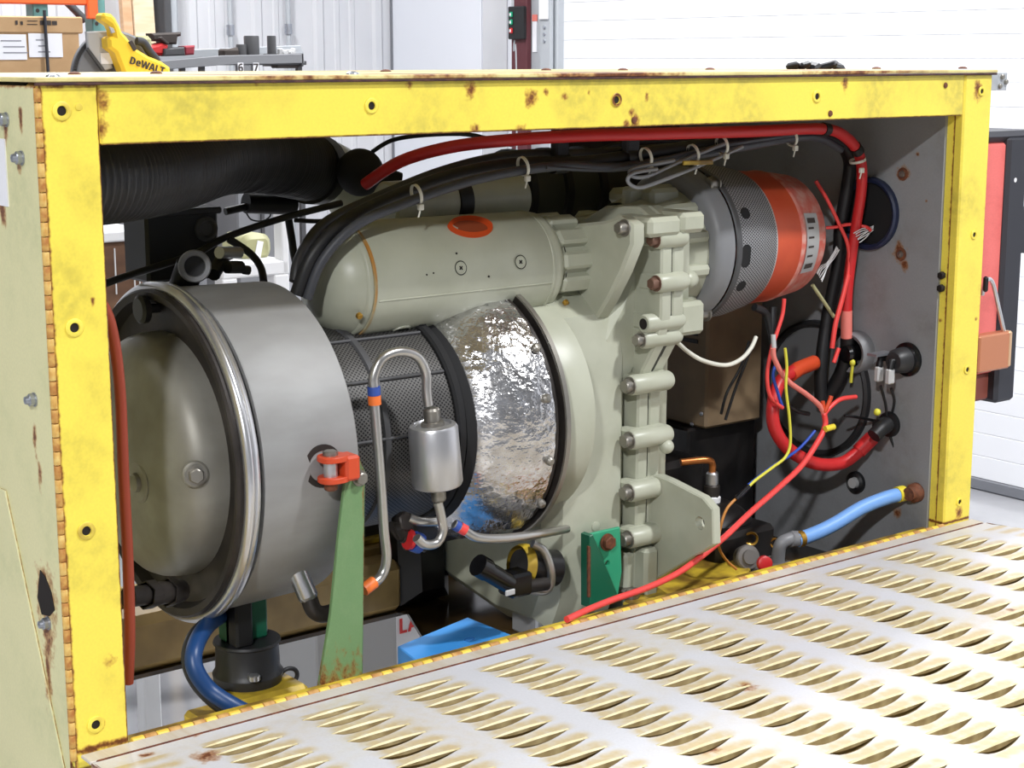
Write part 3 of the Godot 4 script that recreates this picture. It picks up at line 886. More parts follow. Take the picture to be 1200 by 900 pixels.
# ---------------------------------------------------------------- the folded louvred door
func bow(z: float) -> float:
	return 0.0155 * (1.0 - exp(-max(z - 0.045, 0.0) / 0.13)) - 0.001
func louvred_door():
	var o := thing("louvred_door", Vector3(0.76, 0, 0.01), "light grey louvred door folded down flat in front of the engine bay", "door")
	var kn := MB.new()
	kn.lathe([Vector2(0.0003, 0), Vector2(0.0003, 0.0048), Vector2(0.0012, 0.0055), Vector2(0.0134, 0.0055), Vector2(0.0143, 0.0048), Vector2(0.0143, 0)], Transform3D.IDENTITY, 12)
	var km := kn.commit()
	for k in 94:
		put(o, "hinge_knuckle", km, mats["knuckle_yellow"] if k % 2 == 0 else mats["knuckle_tan"], xax(0.063 + 0.0147 * k, -0.004, 0.002))
	var m := MB.new()
	m.box(Vector3(0.003, -0.005, 0.006), Vector3(W - 0.004, -0.001, 0.030), 0.001)
	part(o, "hinge_leaf", m, mats["door_strip"])
	m = MB.new()
	m.box(Vector3(0.01, -0.006, 0.029), Vector3(W - 0.01, -0.0006, 0.0345), 0.001)
	part(o, "rust_seam", m, mats["rust_line"], "dark rusty seam along the hinge")
	# sheet with a lens shaped opening for every louvre
	var x0 := 0.1105
	var cw := 0.1228
	var rp := 0.0312
	var z0 := 0.076
	var cols := 11
	var rows := 18
	m = MB.new()
	var lens := []
	for i in 11:
		var t := i / 10.0
		lens.append(Vector2(t * 0.08, 0.0140 * sqrt(t) * pow(1.0 - t, 1.05) / 0.38))
	var nrm := func(z): return Vector3(0, 1, -(bow(z + 0.004) - bow(z - 0.004)) / 0.008).normalized()
	var pt := func(x, z): return Vector3(x, bow(z), z)
	var face := func(a, b, c, d):
		m.quadn(pt.call(a.x, a.y), pt.call(b.x, b.y), pt.call(c.x, c.y), pt.call(d.x, d.y), nrm.call(a.y), nrm.call(b.y), nrm.call(c.y), nrm.call(d.y))
	var zs := z0 + rows * rp
	var xe := x0 + (cols - 1) * cw + 0.08
	var steps := [0.0335, 0.045, 0.06, z0]
	for i in steps.size() - 1: face.call(Vector2(0.003, steps[i]), Vector2(W - 0.004, steps[i]), Vector2(W - 0.004, steps[i + 1]), Vector2(0.003, steps[i + 1]))
	for r in rows:
		var za := z0 + r * rp
		face.call(Vector2(0.003, za), Vector2(x0, za), Vector2(x0, za + rp), Vector2(0.003, za + rp))
		face.call(Vector2(xe, za), Vector2(W - 0.004, za), Vector2(W - 0.004, za + rp), Vector2(xe, za + rp))
		for c in cols:
			var xa := x0 + c * cw
			if c < cols - 1: face.call(Vector2(xa + 0.08, za), Vector2(xa + cw, za), Vector2(xa + cw, za + rp), Vector2(xa + 0.08, za + rp))
			for i in 10:
				face.call(Vector2(xa + lens[i].x, za + lens[i].y), Vector2(xa + lens[i + 1].x, za + lens[i + 1].y), Vector2(xa + lens[i + 1].x, za + rp), Vector2(xa + lens[i].x, za + rp))
	face.call(Vector2(0.003, zs), Vector2(W - 0.004, zs), Vector2(W - 0.004, 0.68), Vector2(0.003, 0.68))
	part(o, "sheet", m, mats["door_grey"])
	m = MB.new()
	for xx in [0.003, W - 0.006]:
		for i in 12:
			var a := 0.0335 + 0.0539 * i
			var b := a + 0.0539
			m.quad(Vector3(xx, bow(a), a), Vector3(xx, bow(b), b), Vector3(xx, bow(b) - 0.022, b), Vector3(xx, bow(a) - 0.022, a))
			m.quad(Vector3(xx + 0.002, bow(a), a), Vector3(xx + 0.002, bow(b), b), Vector3(xx + 0.002, bow(b) - 0.022, b), Vector3(xx + 0.002, bow(a) - 0.022, a))
	m.box(Vector3(0.003, bow(0.68) - 0.022, 0.678), Vector3(W - 0.004, bow(0.68) + 0.0005, 0.682), 0.001)
	part(o, "edge_fold", m, mats["door_grey"])
	# louvres: a rolled lip on the hinge side, a short apron coloured as if in shade, and the pressed scoop below
	var kinds := []
	for kv in 4:
		var a := MB.new()
		var hh: float = [0.0036, 0.0090, 0.0058, 0.0105][kv]
		for i in 10:
			var p: Vector2 = lens[i]
			var q: Vector2 = lens[i + 1]
			var e0: float = sin(PI * i / 10.0)
			var e1: float = sin(PI * (i + 1) / 10.0)
			var l0 := 0.0028 * pow(e0, 0.6)
			var l1 := 0.0028 * pow(e1, 0.6)
			a.quad(Vector3(p.x, 0, -0.003), Vector3(q.x, 0, -0.003), Vector3(q.x, l1, 0), Vector3(p.x, l0, 0))
			a.quad(Vector3(p.x, l0, 0), Vector3(q.x, l1, 0), Vector3(q.x, l1 * 0.2, 0.0018), Vector3(p.x, l0 * 0.2, 0.0018))
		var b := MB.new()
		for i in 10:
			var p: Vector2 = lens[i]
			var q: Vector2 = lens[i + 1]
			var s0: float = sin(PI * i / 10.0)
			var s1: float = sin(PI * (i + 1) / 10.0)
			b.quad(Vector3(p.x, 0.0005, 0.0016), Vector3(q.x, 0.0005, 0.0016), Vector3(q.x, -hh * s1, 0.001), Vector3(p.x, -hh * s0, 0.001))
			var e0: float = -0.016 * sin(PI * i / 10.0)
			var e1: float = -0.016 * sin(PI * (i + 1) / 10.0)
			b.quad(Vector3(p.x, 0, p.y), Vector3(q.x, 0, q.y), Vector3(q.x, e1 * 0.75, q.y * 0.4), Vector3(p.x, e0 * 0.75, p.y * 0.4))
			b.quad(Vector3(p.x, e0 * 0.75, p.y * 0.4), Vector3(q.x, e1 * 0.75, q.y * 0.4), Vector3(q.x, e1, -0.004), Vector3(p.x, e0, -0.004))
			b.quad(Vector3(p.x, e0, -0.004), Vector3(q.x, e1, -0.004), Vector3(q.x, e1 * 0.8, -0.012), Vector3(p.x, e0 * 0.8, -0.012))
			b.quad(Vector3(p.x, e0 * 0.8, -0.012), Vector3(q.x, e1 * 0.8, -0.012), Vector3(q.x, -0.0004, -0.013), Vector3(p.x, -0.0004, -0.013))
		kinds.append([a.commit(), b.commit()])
	for c in cols:
		for r in rows:
			var za := z0 + r * rp
			var tilt := atan((bow(za + 0.01) - bow(za)) / 0.01)
			var xf := Transform3D(Basis(Vector3.RIGHT, -tilt), Vector3(x0 + c * cw, bow(za), za))
			var s := PY(600, 450, 0)
			var far: Vector3 = cb.inverse() * (xf.origin - CAM)
			var sx: float = 600 + FPX * far.x / -far.z
			var sy: float = 450 - FPX * far.y / -far.z
			if sy > 960 or sx > 1260: continue
			var kk: Array = kinds[rng.randi() % 4 if r > 3 else rng.randi() % 2 * 2 + 1]
			var lo := put(o, "louvre", kk[0], mats["louvre_cream"], xf)
			put(lo, "shaded_scoop", kk[1], mats["shaded_scoop"], xf)
# ---------------------------------------------------------------- engine
func fr(x, y, z) -> Vector2: return Vector2(x, y)
func bolt(par, p: Vector3, d: Vector3, r, h, mat, washer := 0.0, called := "bolt"):
	var m := MB.new()
	m.hexbolt(ax(p, d), r, h, washer)
	return part(par, called, m, mats[mat])
func away(p: Vector3, yc, zc) -> Vector3:
	return Vector3(0, p.y - yc, p.z - zc).normalized()

func combustor():
	var o := thing("turbine_combustor", Vector3(0.26, AY - 0.21, AZ), "large brushed steel combustor drum with domed end at the left of the bay", "combustor")
	var X := xax(0, AY, AZ)
	var m := MB.new()
	m.lathe([Vector2(0.264, 0.192), Vector2(0.264, 0.2025), Vector2(0.266, 0.2035), Vector2(0.392, 0.2005), Vector2(0.395, 0.197), Vector2(0.395, 0.13)], X, 96)
	part(o, "drum", m, mats["steel_brushed"])
	m = MB.new()
	m.lathe([Vector2(0.25, 0.194), Vector2(0.255, 0.195), Vector2(0.266, 0.195), Vector2(0.268, 0.194)], X, 80)
	part(o, "seal_gap", m, mats["black"])
	m = MB.new()
	m.lathe([Vector2(0.238, 0.198), Vector2(0.236, 0.205), Vector2(0.2375, 0.2105), Vector2(0.242, 0.2128), Vector2(0.2455, 0.212), Vector2(0.247, 0.2095), Vector2(0.249, 0.2118), Vector2(0.2535, 0.211), Vector2(0.256, 0.207), Vector2(0.256, 0.194)], X, 96, 0, TAU, 50)
	var cr := part(o, "clamp_ring", m, mats["chrome"], "bright steel clamp ring")
	m = MB.new()
	m.lathe([Vector2(0.24, 0.203), Vector2(0.231, 0.204), Vector2(0.228, 0.201), Vector2(0.23, 0.192), Vector2(0.243, 0.186), Vector2(0.246, 0.17), Vector2(0.246, 0.14)], X, 80)
	part(o, "end_ring", m, mats["steel_sooty"], "sooty recessed ring around the dome")
	m = MB.new()
	m.lathe([Vector2(0.246, 0.152), Vector2(0.23, 0.1515), Vector2(0.217, 0.149), Vector2(0.207, 0.144), Vector2(0.199, 0.136), Vector2(0.192, 0.123), Vector2(0.187, 0.106), Vector2(0.183, 0.08), Vector2(0.18, 0.05), Vector2(0.179, 0.025), Vector2(0.179, 0)], X, 80)
	var dm := part(o, "dome", m, mats["steel_dome"])
	# boss with bolt on the dome shoulder
	var p := CY(229, 556, AY, AZ, 0.146)
	var d := (away(p, AY, AZ) + Vector3(-0.35, 0, 0)).normalized()
	m = MB.new()
	m.lathe([Vector2(-0.004, 0.016), Vector2(0.0015, 0.0155), Vector2(0.003, 0.0135), Vector2(0.003, 0)], ax(p, d), 20)
	var bs := part(dm, "boss", m, mats["steel_dome"])
	bolt(dm, p + d * 0.003, d, 0.0095, 0.008, "bolt_grey", 0.012)
	# burner plate in the middle of the dome
	p = PX(163, 565, 0.182)
	m = MB.new()
	m.lathe([Vector2(0.006, 0.026), Vector2(-0.001, 0.0255), Vector2(-0.003, 0.023), Vector2(-0.003, 0.012), Vector2(-0.008, 0.0115), Vector2(-0.011, 0.008), Vector2(-0.012, 0)], xax(p.x, p.y, p.z), 32)
	part(dm, "burner_plate", m, mats["steel_dome"])
	# weld bump near the top of the dome, igniter knob above it
	p = CY(203, 398, AY, AZ, 0.146)
	m = MB.new()
	m.lathe([Vector2(-0.006, 0.013), Vector2(0.001, 0.012), Vector2(0.006, 0.007), Vector2(0.0075, 0)], ax(p, away(p, AY, AZ)), 16)
	part(dm, "weld_bump", m, mats["steel_dome"])
	m = MB.new()
	p = PX(171, 362, 0.228)
	m.lathe([Vector2(0.02, 0.006), Vector2(0.0, 0.006), Vector2(0.0, 0.017), Vector2(-0.008, 0.018), Vector2(-0.011, 0.014), Vector2(-0.011, 0)], xax(p.x, p.y, p.z), 20)
	part(o, "igniter_knob", m, mats["rubber"], "black round knob inside the rim")
	# union fitting low on the end
	m = MB.new()
	var a := P(150, 700, -0.10)
	var b := P(212, 692, -0.14)
	m.tube([a, a.lerp(b, 0.35)], 0.012, 12)
	m.hexbolt(ax(a.lerp(b, 0.3), b - a), 0.017, 0.02)
	m.tube([a.lerp(b, 0.5), b], 0.0135, 14)
	m.hexbolt(ax(a.lerp(b, 0.72), b - a), 0.018, 0.014)
	part(o, "pipe_union", m, mats["steel_sooty"])
	# drain fitting underneath the drum
	p = CY(350, 674, AY, AZ, 0.2)
	d = Vector3(0.24, -0.93, 0.35).normalized()
	m = MB.new()
	m.lathe([Vector2(-0.006, 0.012), Vector2(0.008, 0.011), Vector2(0.008, 0.009)], ax(p, d), 16)
	m.hexbolt(ax(p + d * 0.007, d), 0.0125, 0.026)
	part(o, "drain_fitting", m, mats["chrome"])
	m = MB.new()
	m.tube(spline([p + d * 0.033, p + d * 0.048, p + d * 0.055 + Vector3(0.012, 0, 0), p + d * 0.055 + Vector3(0.045, 0.004, 0)]), 0.0105, 12)
	part(o, "drain_elbow", m, mats["steel_sooty"])
	# side port with the orange clevis
	p = CY(378, 546, AY, AZ, 0.2005)
	var n := away(p, AY, AZ)
	m = MB.new()
	m.lathe([Vector2(-0.004, 0.026), Vector2(0.001, 0.026), Vector2(0.0015, 0.019), Vector2(-0.003, 0.017), Vector2(-0.003, 0)], ax(p, n), 28)
	part(o, "side_port", m, mats["steel_sooty"])
	var cl := thing("trunnion_clevis", p + n * 0.002, "small orange clevis with pin on the side of the steel drum", "clevis")
	var f := Transform3D(Basis(Vector3(1, 0, 0), Vector3(0, 1, 0), Vector3(0, 0, 1)), p + Vector3(0, 0, 0.004))
	for s in [-1.0, 1.0]:
		m = MB.new()
		m.extrude(rrect(Vector2(-0.015, -0.016), Vector2(0.022, 0.016), 0.014), Transform3D(Basis(Vector3(1, 0, 0), Vector3(0, 0, -1), Vector3(0, 1, 0)), p + Vector3(0.0, s * 0.0125 - 0.0035, 0.018)), 0.007, 0.001)
		part(cl, "ear", m, mats["orange_red"])
	m = MB.new()
	m.box(Vector3(0.012, -0.015, 0.002), Vector3(0.032, 0.015, 0.03), 0.003, f)
	part(cl, "block", m, mats["orange_red"])
	m = MB.new()
	m.tube([p + Vector3(0, -0.009, 0.018), p + Vector3(0, 0.009, 0.018)], 0.0085, 14)
	part(cl, "roller", m, mats["alu"])
	bolt(cl, p + Vector3(0.0, 0.016, 0.018), Vector3.UP, 0.009, 0.006, "bolt_grey")
	bolt(cl, p + Vector3(0.0, -0.016, 0.018), Vector3.DOWN, 0.008, 0.01, "bolt_rust")
	# green support plate
	o = thing("support_plate", P(400, 800, -0.035), "tapered green steel support plate holding the clevis beside the drum", "bracket")
	m = MB.new()
	var poly := xy([407, 546, 421, 538, 427, 552, 426, 700, 424, 830, 368, 830, 374, 806, 388, 720, 398, 620], -0.035)
	m.extrude(poly, zplane(-0.041), 0.006, 0.0008)
	var pl := part(o, "plate", m, mats["green_bracket"])
	var lo := P(368, 830, -0.035)
	var hi := P(427, 538, -0.035)
	uvfit(mats["green_bracket"], Vector2(lo.x, -hi.y), Vector2(hi.x, -lo.y))
	m = MB.new()
	m.extrude(xy([421, 538, 427, 552, 424, 830, 421, 830], -0.041), zplane(-0.075), 0.036, 0.0008)
	part(o, "rib", m, mats["green_bracket"])
	bolt(o, P(421, 560, -0.035), Vector3.BACK, 0.008, 0.007, "bolt_grey", 0.01)
	# orange hose hanging down behind the left post
	wire("orange_hose", [112, 345, -0.06, 129, 378, -0.052, 140, 450, -0.05, 145, 560, -0.05, 150, 660, -0.05, 152, 745, -0.05, 150, 800, -0.06], 0.0062, mats["orange_hose"], "orange rubber hose hanging vertically just behind the left yellow post", "", 10, "hose")

func intake():
	var o := thing("air_intake_screen", Vector3(0.5, AY - 0.14, AZ), "dark perforated intake screen between the drum and foil wrapped duct", "intake")
	var X := xax(0, AY, AZ)
	var m := MB.new()
	m.lathe([Vector2(0.395, 0.137), Vector2(0.585, 0.137)], X, 72)
	part(o, "perforated_screen", m, mats["mesh_dark"])
	m = MB.new()
	m.lathe([Vector2(0.395, 0.131), Vector2(0.585, 0.131)], X, 48)
	part(o, "core", m, mats["black"])
	for x in [0.41, 0.588]:
		m = MB.new()
		m.lathe([Vector2(x - 0.006, 0.13), Vector2(x - 0.006, 0.141), Vector2(x - 0.003, 0.144), Vector2(x + 0.006, 0.144), Vector2(x + 0.008, 0.141), Vector2(x + 0.008, 0.12)], X, 56)
		part(o, "rubber_band", m, mats["black_matt"])
	for a in [0.45, 0.95, 1.5]:
		m = MB.new()
		var r := 0.1385
		var c := Vector3(0, cos(a) * r, sin(a) * r) + Vector3(0, AY, AZ)
		m.tube([c + Vector3(0.4, 0, 0), c + Vector3(0.58, 0, 0)], 0.0025, 6)
		part(o, "wire_strap", m, mats["dark_grey"])
	m = MB.new()
	m.lathe([Vector2(0.47, 0.1375), Vector2(0.472, 0.1405), Vector2(0.48, 0.1405), Vector2(0.482, 0.1375)], X, 56)
	part(o, "hoop", m, mats["dark_grey"])

func starter():
	var o := thing("starter_motor", Vector3(0.65, SY - 0.075, SZ), "pale green cylindrical starter motor with orange oval plug on top", "starter motor")
	var X := xax(0, SY, SZ)
	var m := MB.new()
	m.lathe([Vector2(0.4965, 0.0735), Vector2(0.4975, 0.0755), Vector2(0.5, 0.0765), Vector2(0.79, 0.0735), Vector2(0.793, 0.072), Vector2(0.793, 0.05)], X, 64)
	var bd := part(o, "barrel", m, mats["engine_green"])
	m = MB.new()
	m.lathe([Vector2(0.494, 0.0745), Vector2(0.489, 0.0745), Vector2(0.4875, 0.0735), Vector2(0.486, 0.0705), Vector2(0.476, 0.066), Vector2(0.464, 0.058), Vector2(0.456, 0.0485), Vector2(0.4505, 0.036), Vector2(0.4475, 0.02), Vector2(0.447, 0)], X, 56)
	part(o, "end_cap", m, mats["engine_green"])
	m = MB.new()
	m.lathe([Vector2(0.4945, 0.074), Vector2(0.495, 0.0762), Vector2(0.4985, 0.0766), Vector2(0.499, 0.074)], X, 64)
	part(o, "rust_seam", m, mats["seam_rust"], "rust stained seam at the end cap")
	m = MB.new()
	m.lathe([Vector2(0.787, 0.0732), Vector2(0.788, 0.0742), Vector2(0.7915, 0.0742), Vector2(0.7925, 0.073)], X, 64)
	part(o, "rear_band", m, mats["engine_green"])
	# long seam along the barrel
	var p := CY(520, 345, SY, SZ, 0.0752)
	var d := away(p, SY, SZ)
	m = MB.new()
	m.tube([Vector3(0.502, SY + d.y * 0.0762, SZ + d.z * 0.0762), Vector3(0.787, SY + d.y * 0.0737, SZ + d.z * 0.0737)], 0.0012, 6)
	part(bd, "seam", m, mats["engine_green"])
	for q in [[540, 314], [610, 307]]:
		p = CY(q[0], q[1], SY, SZ, 0.0753)
		d = away(p, SY, SZ)
		m = MB.new()
		m.lathe([Vector2(-0.001, 0.0085), Vector2(0.0008, 0.0082), Vector2(0.0012, 0.0066), Vector2(0.0004, 0.0062), Vector2(0.0004, 0)], ax(p, d), 20)
		var s := part(bd, "screw", m, mats["engine_green"])
		m = MB.new()
		for k in 2:
			m.box(Vector3(0.0002, -0.0032, -0.0008), Vector3(0.0009, 0.0032, 0.0008), 0.0, ax(p, d) * Transform3D(Basis(Vector3.RIGHT, 0.7 + k * PI / 2), Vector3.ZERO))
		part(s, "cross_slot", m, mats["bore"])
		m = MB.new()
		m.lathe([Vector2(0.0002, 0.0084), Vector2(0.0006, 0.0092), Vector2(0.0002, 0.0098)], ax(p, d), 20)
		part(s, "dark_rim", m, mats["engine_dark"])
	for q in [[500, 322], [535, 297], [573, 324], [508, 320]]:
		p = CY(q[0], q[1], SY, SZ, 0.0754)
		m = MB.new()
		m.lathe([Vector2(-0.001, 0.0016), Vector2(0.0005, 0.0013), Vector2(0.0008, 0)], ax(p, away(p, SY, SZ)), 8)
		part(bd, "paint_chip", m, mats["bore"])
	p = CY(469, 387, SY, SZ, 0.0758)
	d = away(p, SY, SZ)
	m = MB.new()
	m.lathe([Vector2(-0.003, 0.015), Vector2(0.001, 0.0145), Vector2(0.0015, 0.0125), Vector2(0.0, 0.012), Vector2(0.0, 0)], ax(p, d), 22)
	part(bd, "lower_plug", m, mats["engine_green"])
	# orange oval plug
	p = CY(551, 266, SY, SZ, 0.0755)
	d = away(p, SY, SZ)
	var q3 := ax(p, d)
	var t := Transform3D(Basis(d, Vector3(1, 0, 0), d.cross(Vector3(1, 0, 0)).normalized()), p)
	t.basis.y *= 0.036; t.basis.z *= 0.019; t.basis.x = d
	m = MB.new()
	m.lathe([Vector2(-0.004, 1.0), Vector2(0.002, 0.98), Vector2(0.0055, 0.93), Vector2(0.0045, 0.84), Vector2(-0.001, 0.78)], t, 32)
	var op := part(o, "oval_plug", m, mats["orange_plug"], "orange oval rubber plug")
	m = MB.new()
	m.lathe([Vector2(-0.001, 0.8), Vector2(-0.0005, 0.5), Vector2(-0.0005, 0)], t, 28)
	part(op, "plug_face", m, mats["orange_shaded"])  # darker orange paints the shade inside the recessed plug
	for q in [[662, 353], [420, 369]]:
		p = CY(q[0], q[1], SY, SZ, 0.0745)
		bolt(o, p, away(p, SY, SZ), 0.0045, 0.005, "brass")
	# solenoid lying on top
	o = thing("starter_solenoid", Vector3(0.76, SY + 0.07, SZ - 0.08), "small pale green cylinder with black strap lying above the starter motor", "solenoid")
	var yc := SY + 0.086
	var zc := SZ - 0.075
	m = MB.new()
	m.lathe([Vector2(0.61, 0), Vector2(0.61, 0.03), Vector2(0.613, 0.033), Vector2(0.84, 0.033), Vector2(0.843, 0.03), Vector2(0.843, 0)], xax(0, yc, zc), 36)
	part(o, "body", m, mats["engine_green"])
	m = MB.new()
	m.lathe([Vector2(0.715, 0.033), Vector2(0.716, 0.0355), Vector2(0.738, 0.0355), Vector2(0.739, 0.033)], xax(0, yc, zc), 36)
	part(o, "strap", m, mats["black"])
	for x in [0.65, 0.8]:
		m = MB.new()
		m.box(Vector3(x, SY + 0.062, SZ - 0.075), Vector3(x + 0.02, yc, SZ - 0.05), 0.003)
		part(o, "saddle", m, mats["engine_dark"])

func gearbox():
	var o := thing("reduction_gearbox", Vector3(0.9, -0.09, -0.28), "tall pale green cast gearbox with bolted flange in the middle of the bay", "gearbox")
	var g = mats["engine_green"]
	var m := MB.new()
	# main left casting
	m.extrude(PackedVector2Array([Vector2(-0.158, -0.035), Vector2(-0.152, 0.05), Vector2(-0.15, 0.31), Vector2(-0.165, 0.37), Vector2(-0.21, 0.405), Vector2(-0.32, 0.41), Vector2(-0.43, 0.36), Vector2(-0.46, 0.25), Vector2(-0.45, -0.06), Vector2(-0.28, -0.09), Vector2(-0.18, -0.085)]), xplane(0.772), 0.15, 0.022)
	part(o, "main_casting", m, g)
	m = MB.new()
	m.lathe([Vector2(0.73, 0.15), Vector2(0.742, 0.158), Vector2(0.8, 0.16)], xax(0, AY - 0.006, AZ), 72)
	part(o, "inlet_hub", m, g)
	# swelling that leads up to the starter flange
	m = MB.new()
	m.extrude(xy([702, 452, 692, 396, 716, 350, 748, 262, 790, 254, 800, 300, 796, 352, 776, 404, 748, 455, 724, 470], -0.155), zplane(-0.32), 0.165, 0.028)
	part(o, "upper_web", m, g)
	# the two flanges with a groove between
	var fe := [Vector2(-0.147, -0.085), Vector2(-0.145, 0.25), Vector2(-0.138, 0.285), Vector2(-0.112, 0.325), Vector2(-0.1, 0.37), Vector2(-0.1, 0.47), Vector2(-0.112, 0.5), Vector2(-0.15, 0.518), Vector2(-0.22, 0.515), Vector2(-0.3, 0.48), Vector2(-0.42, 0.38), Vector2(-0.45, 0.2), Vector2(-0.44, -0.085)]
	for q in [[0.927, 0.0215, 0.0], [0.951, 0.0235, 0.003]]:
		m = MB.new()
		var l := PackedVector2Array()
		for v in fe: l.append(v + Vector2(-q[2], 0))
		m.extrude(l, xplane(q[0]), q[1], 0.003)
		part(o, "flange", m, g)
	m = MB.new()
	var gl := PackedVector2Array()
	for v in fe: gl.append(Vector2(v.x - 0.005, v.y * 0.99))
	m.extrude(gl, xplane(0.945), 0.01)
	part(o, "seam", m, mats["engine_dark"])
	# right casting behind the flange
	m = MB.new()
	m.extrude(PackedVector2Array([Vector2(-0.175, -0.08), Vector2(-0.172, 0.3), Vector2(-0.13, 0.36), Vector2(-0.13, 0.48), Vector2(-0.18, 0.5), Vector2(-0.28, 0.47), Vector2(-0.4, 0.3), Vector2(-0.4, -0.08)]), xplane(0.97), 0.05, 0.012)
	part(o, "rear_casting", m, g)
	# bolt lugs along the front edge
	for q in [[738, 452], [738, 516], [738, 577], [735, 632]]:
		var p := P(q[0], q[1], -0.138)
		m = MB.new()
		m.lathe([Vector2(0.905, 0), Vector2(0.905, 0.0128), Vector2(0.9075, 0.0145), Vector2(0.976, 0.0145), Vector2(0.981, 0.012), Vector2(0.982, 0)], xax(0, p.y, p.z), 20)
		m.box(Vector3(0.907, p.y - 0.0145, p.z - 0.03), Vector3(0.978, p.y + 0.0145, p.z), 0.004)
		var lg := part(o, "lug", m, g)
		bolt(lg, Vector3(0.906, p.y, p.z), Vector3.LEFT, 0.0105, 0.011, "bolt_grey", 0.013)
	for q in [[767, 378, -0.115, 0], [760, 397, -0.12, 1], [779, 332, -0.097, 2], [775, 281, -0.1, 2]]:
		var p := P(q[0], q[1], q[2])
		m = MB.new()
		var xs := 0.012 if q[3] == 2 else 0.0
		m.lathe([Vector2(0.908 + xs, 0), Vector2(0.908 + xs, 0.0115), Vector2(0.911 + xs, 0.0135), Vector2(0.974 - xs * 0.4, 0.0135), Vector2(0.979 - xs * 0.4, 0.0115), Vector2(0.98 - xs * 0.4, 0)], xax(0, p.y, p.z - xs * 0.5), 20)
		m.box(Vector3(0.925, p.y - 0.0135, p.z - 0.05), Vector3(0.97, p.y + 0.0135, p.z - xs * 0.5), 0.004)
		var lg := part(o, "lug", m, g)
		if q[3] == 0:
			m = MB.new()
			m.lathe([Vector2(0.9075, 0), Vector2(0.9075, 0.008)], xax(0, p.y, p.z), 16)
			part(lg, "bolt_hole", m, mats["bore"])
		else:
			bolt(lg, Vector3(0.909 + xs, p.y, p.z - xs * 0.5), Vector3.LEFT, 0.009, 0.01, "bolt_grey" if q[3] == 1 else "bolt_tinted", 0.0115)
	# blocks along the top edge
	for q in [[762, 256, 800, 276, -0.09, -0.17], [800, 250, 828, 272, -0.09, -0.17], [764, 222, 798, 250, -0.2, -0.26], [797, 395, 828, 352, -0.105, -0.15]]:
		m = MB.new()
		var a := P(q[0], q[1], q[4])
		var b := P(q[2], q[3], q[4])
		m.box(Vector3(min(a.x, b.x), min(a.y, b.y), q[5]), Vector3(max(a.x, b.x), max(a.y, b.y), q[4]), 0.006)
		part(o, "boss", m, g)
	# foot plate that reaches forward to the rail
	m = MB.new()
	var fp := zy([770, 557, 784, 563, 823, 583, 835, 597, 836, 638, 820, 648, 757, 686, 742, 694, 735, 720, 640, 720, 640, 560], 0.957)
	var hc := PX(820, 613, 0.957)
	m.extrude(fp, xplane(0.957), 0.016, 0.002, [circ(Vector2(hc.z, hc.y), 0.0098, 20)])
	part(o, "foot_plate", m, g, "pale green foot plate with one round hole")
	# vertical ribs under the last lug and the drain bolt
	for q in [[757, 645, 772, 705, -0.125], [733, 650, 745, 690, -0.15]]:
		m = MB.new()
		var a := P(q[0], q[1], q[4])
		var b := P(q[2], q[3], q[4])
		m.box(Vector3(a.x, b.y, -0.2), Vector3(b.x, a.y, q[4]), 0.005)
		part(o, "rib", m, g)
	bolt(o, P(741, 692, -0.13), Vector3.DOWN, 0.0115, 0.018, "bolt_grey", 0.016)
	# two small plugs on the front of the casting
	for q in [[698, 617], [699, 640]]:
		m = MB.new()
		m.lathe([Vector2(-0.01, 0.008), Vector2(0.001, 0.0075), Vector2(0.002, 0.005), Vector2(0.002, 0)], ax(P(q[0], q[1], -0.152), Vector3.BACK), 14)
		part(o, "plug", m, g)
	m = MB.new()
	m.ball(P(781, 523, -0.13), Vector3(0.011, 0.011, 0.011))
	part(o, "plug", m, g)
	# starter adapter: neck, ribs, oval flange
	var X := xax(0, SY, SZ)
	m = MB.new()
	m.lathe([Vector2(0.793, 0.071), Vector2(0.800, 0.0725), Vector2(0.806, 0.0715), Vector2(0.816, 0.062), Vector2(0.822, 0.056), Vector2(0.875, 0.056)], X, 48)
	var nk := part(o, "adapter_neck", m, g)
	for a in [0.35, 0.9, 1.45, 2.0, -0.3]:
		m = MB.new()
		m.box(Vector3(0.815, 0.05, -0.012), Vector3(0.868, 0.068, 0.012), 0.004, Transform3D(Basis(Vector3.RIGHT, a), Vector3(0, SY, SZ)))
		part(nk, "rib", m, g)
	for a in [0.6, 1.2, 1.75]:
		var d := Vector3(0, cos(a), sin(a))
		m = MB.new()
		m.lathe([Vector2(0, 0), Vector2(0, 0.0045)], ax(Vector3(0.8185, SY, SZ) + d * 0.0645, (d + Vector3(0.8, 0, 0)).normalized()), 12)
		part(nk, "screw_hole", m, mats["bore"])
	m = MB.new()
	var sf := zy([724, 258, 742, 252, 757, 262, 757, 285, 744, 318, 728, 350, 712, 376, 700, 380, 672, 362, 640, 300, 680, 262], 0.888)
	m.extrude(sf, xplane(0.862), 0.026, 0.004)
	part(o, "starter_flange", m, g)
	for q in [[731, 267, 0.86]]:
		var p := PX(q[0], q[1], q[2])
		bolt(o, Vector3(0.862, p.y, p.z), Vector3.LEFT, 0.009, 0.012, "bolt_grey", 0.012)
	for q in [[690, 372, 0.88], [702, 368, 0.88]]:
		var p := PX(q[0], q[1], q[2])
		m = MB.new()
		m.tube([p, p + Vector3(0.05, 0, -0.01)], 0.008, 12)
		part(o, "stud", m, mats["bolt_grey"])
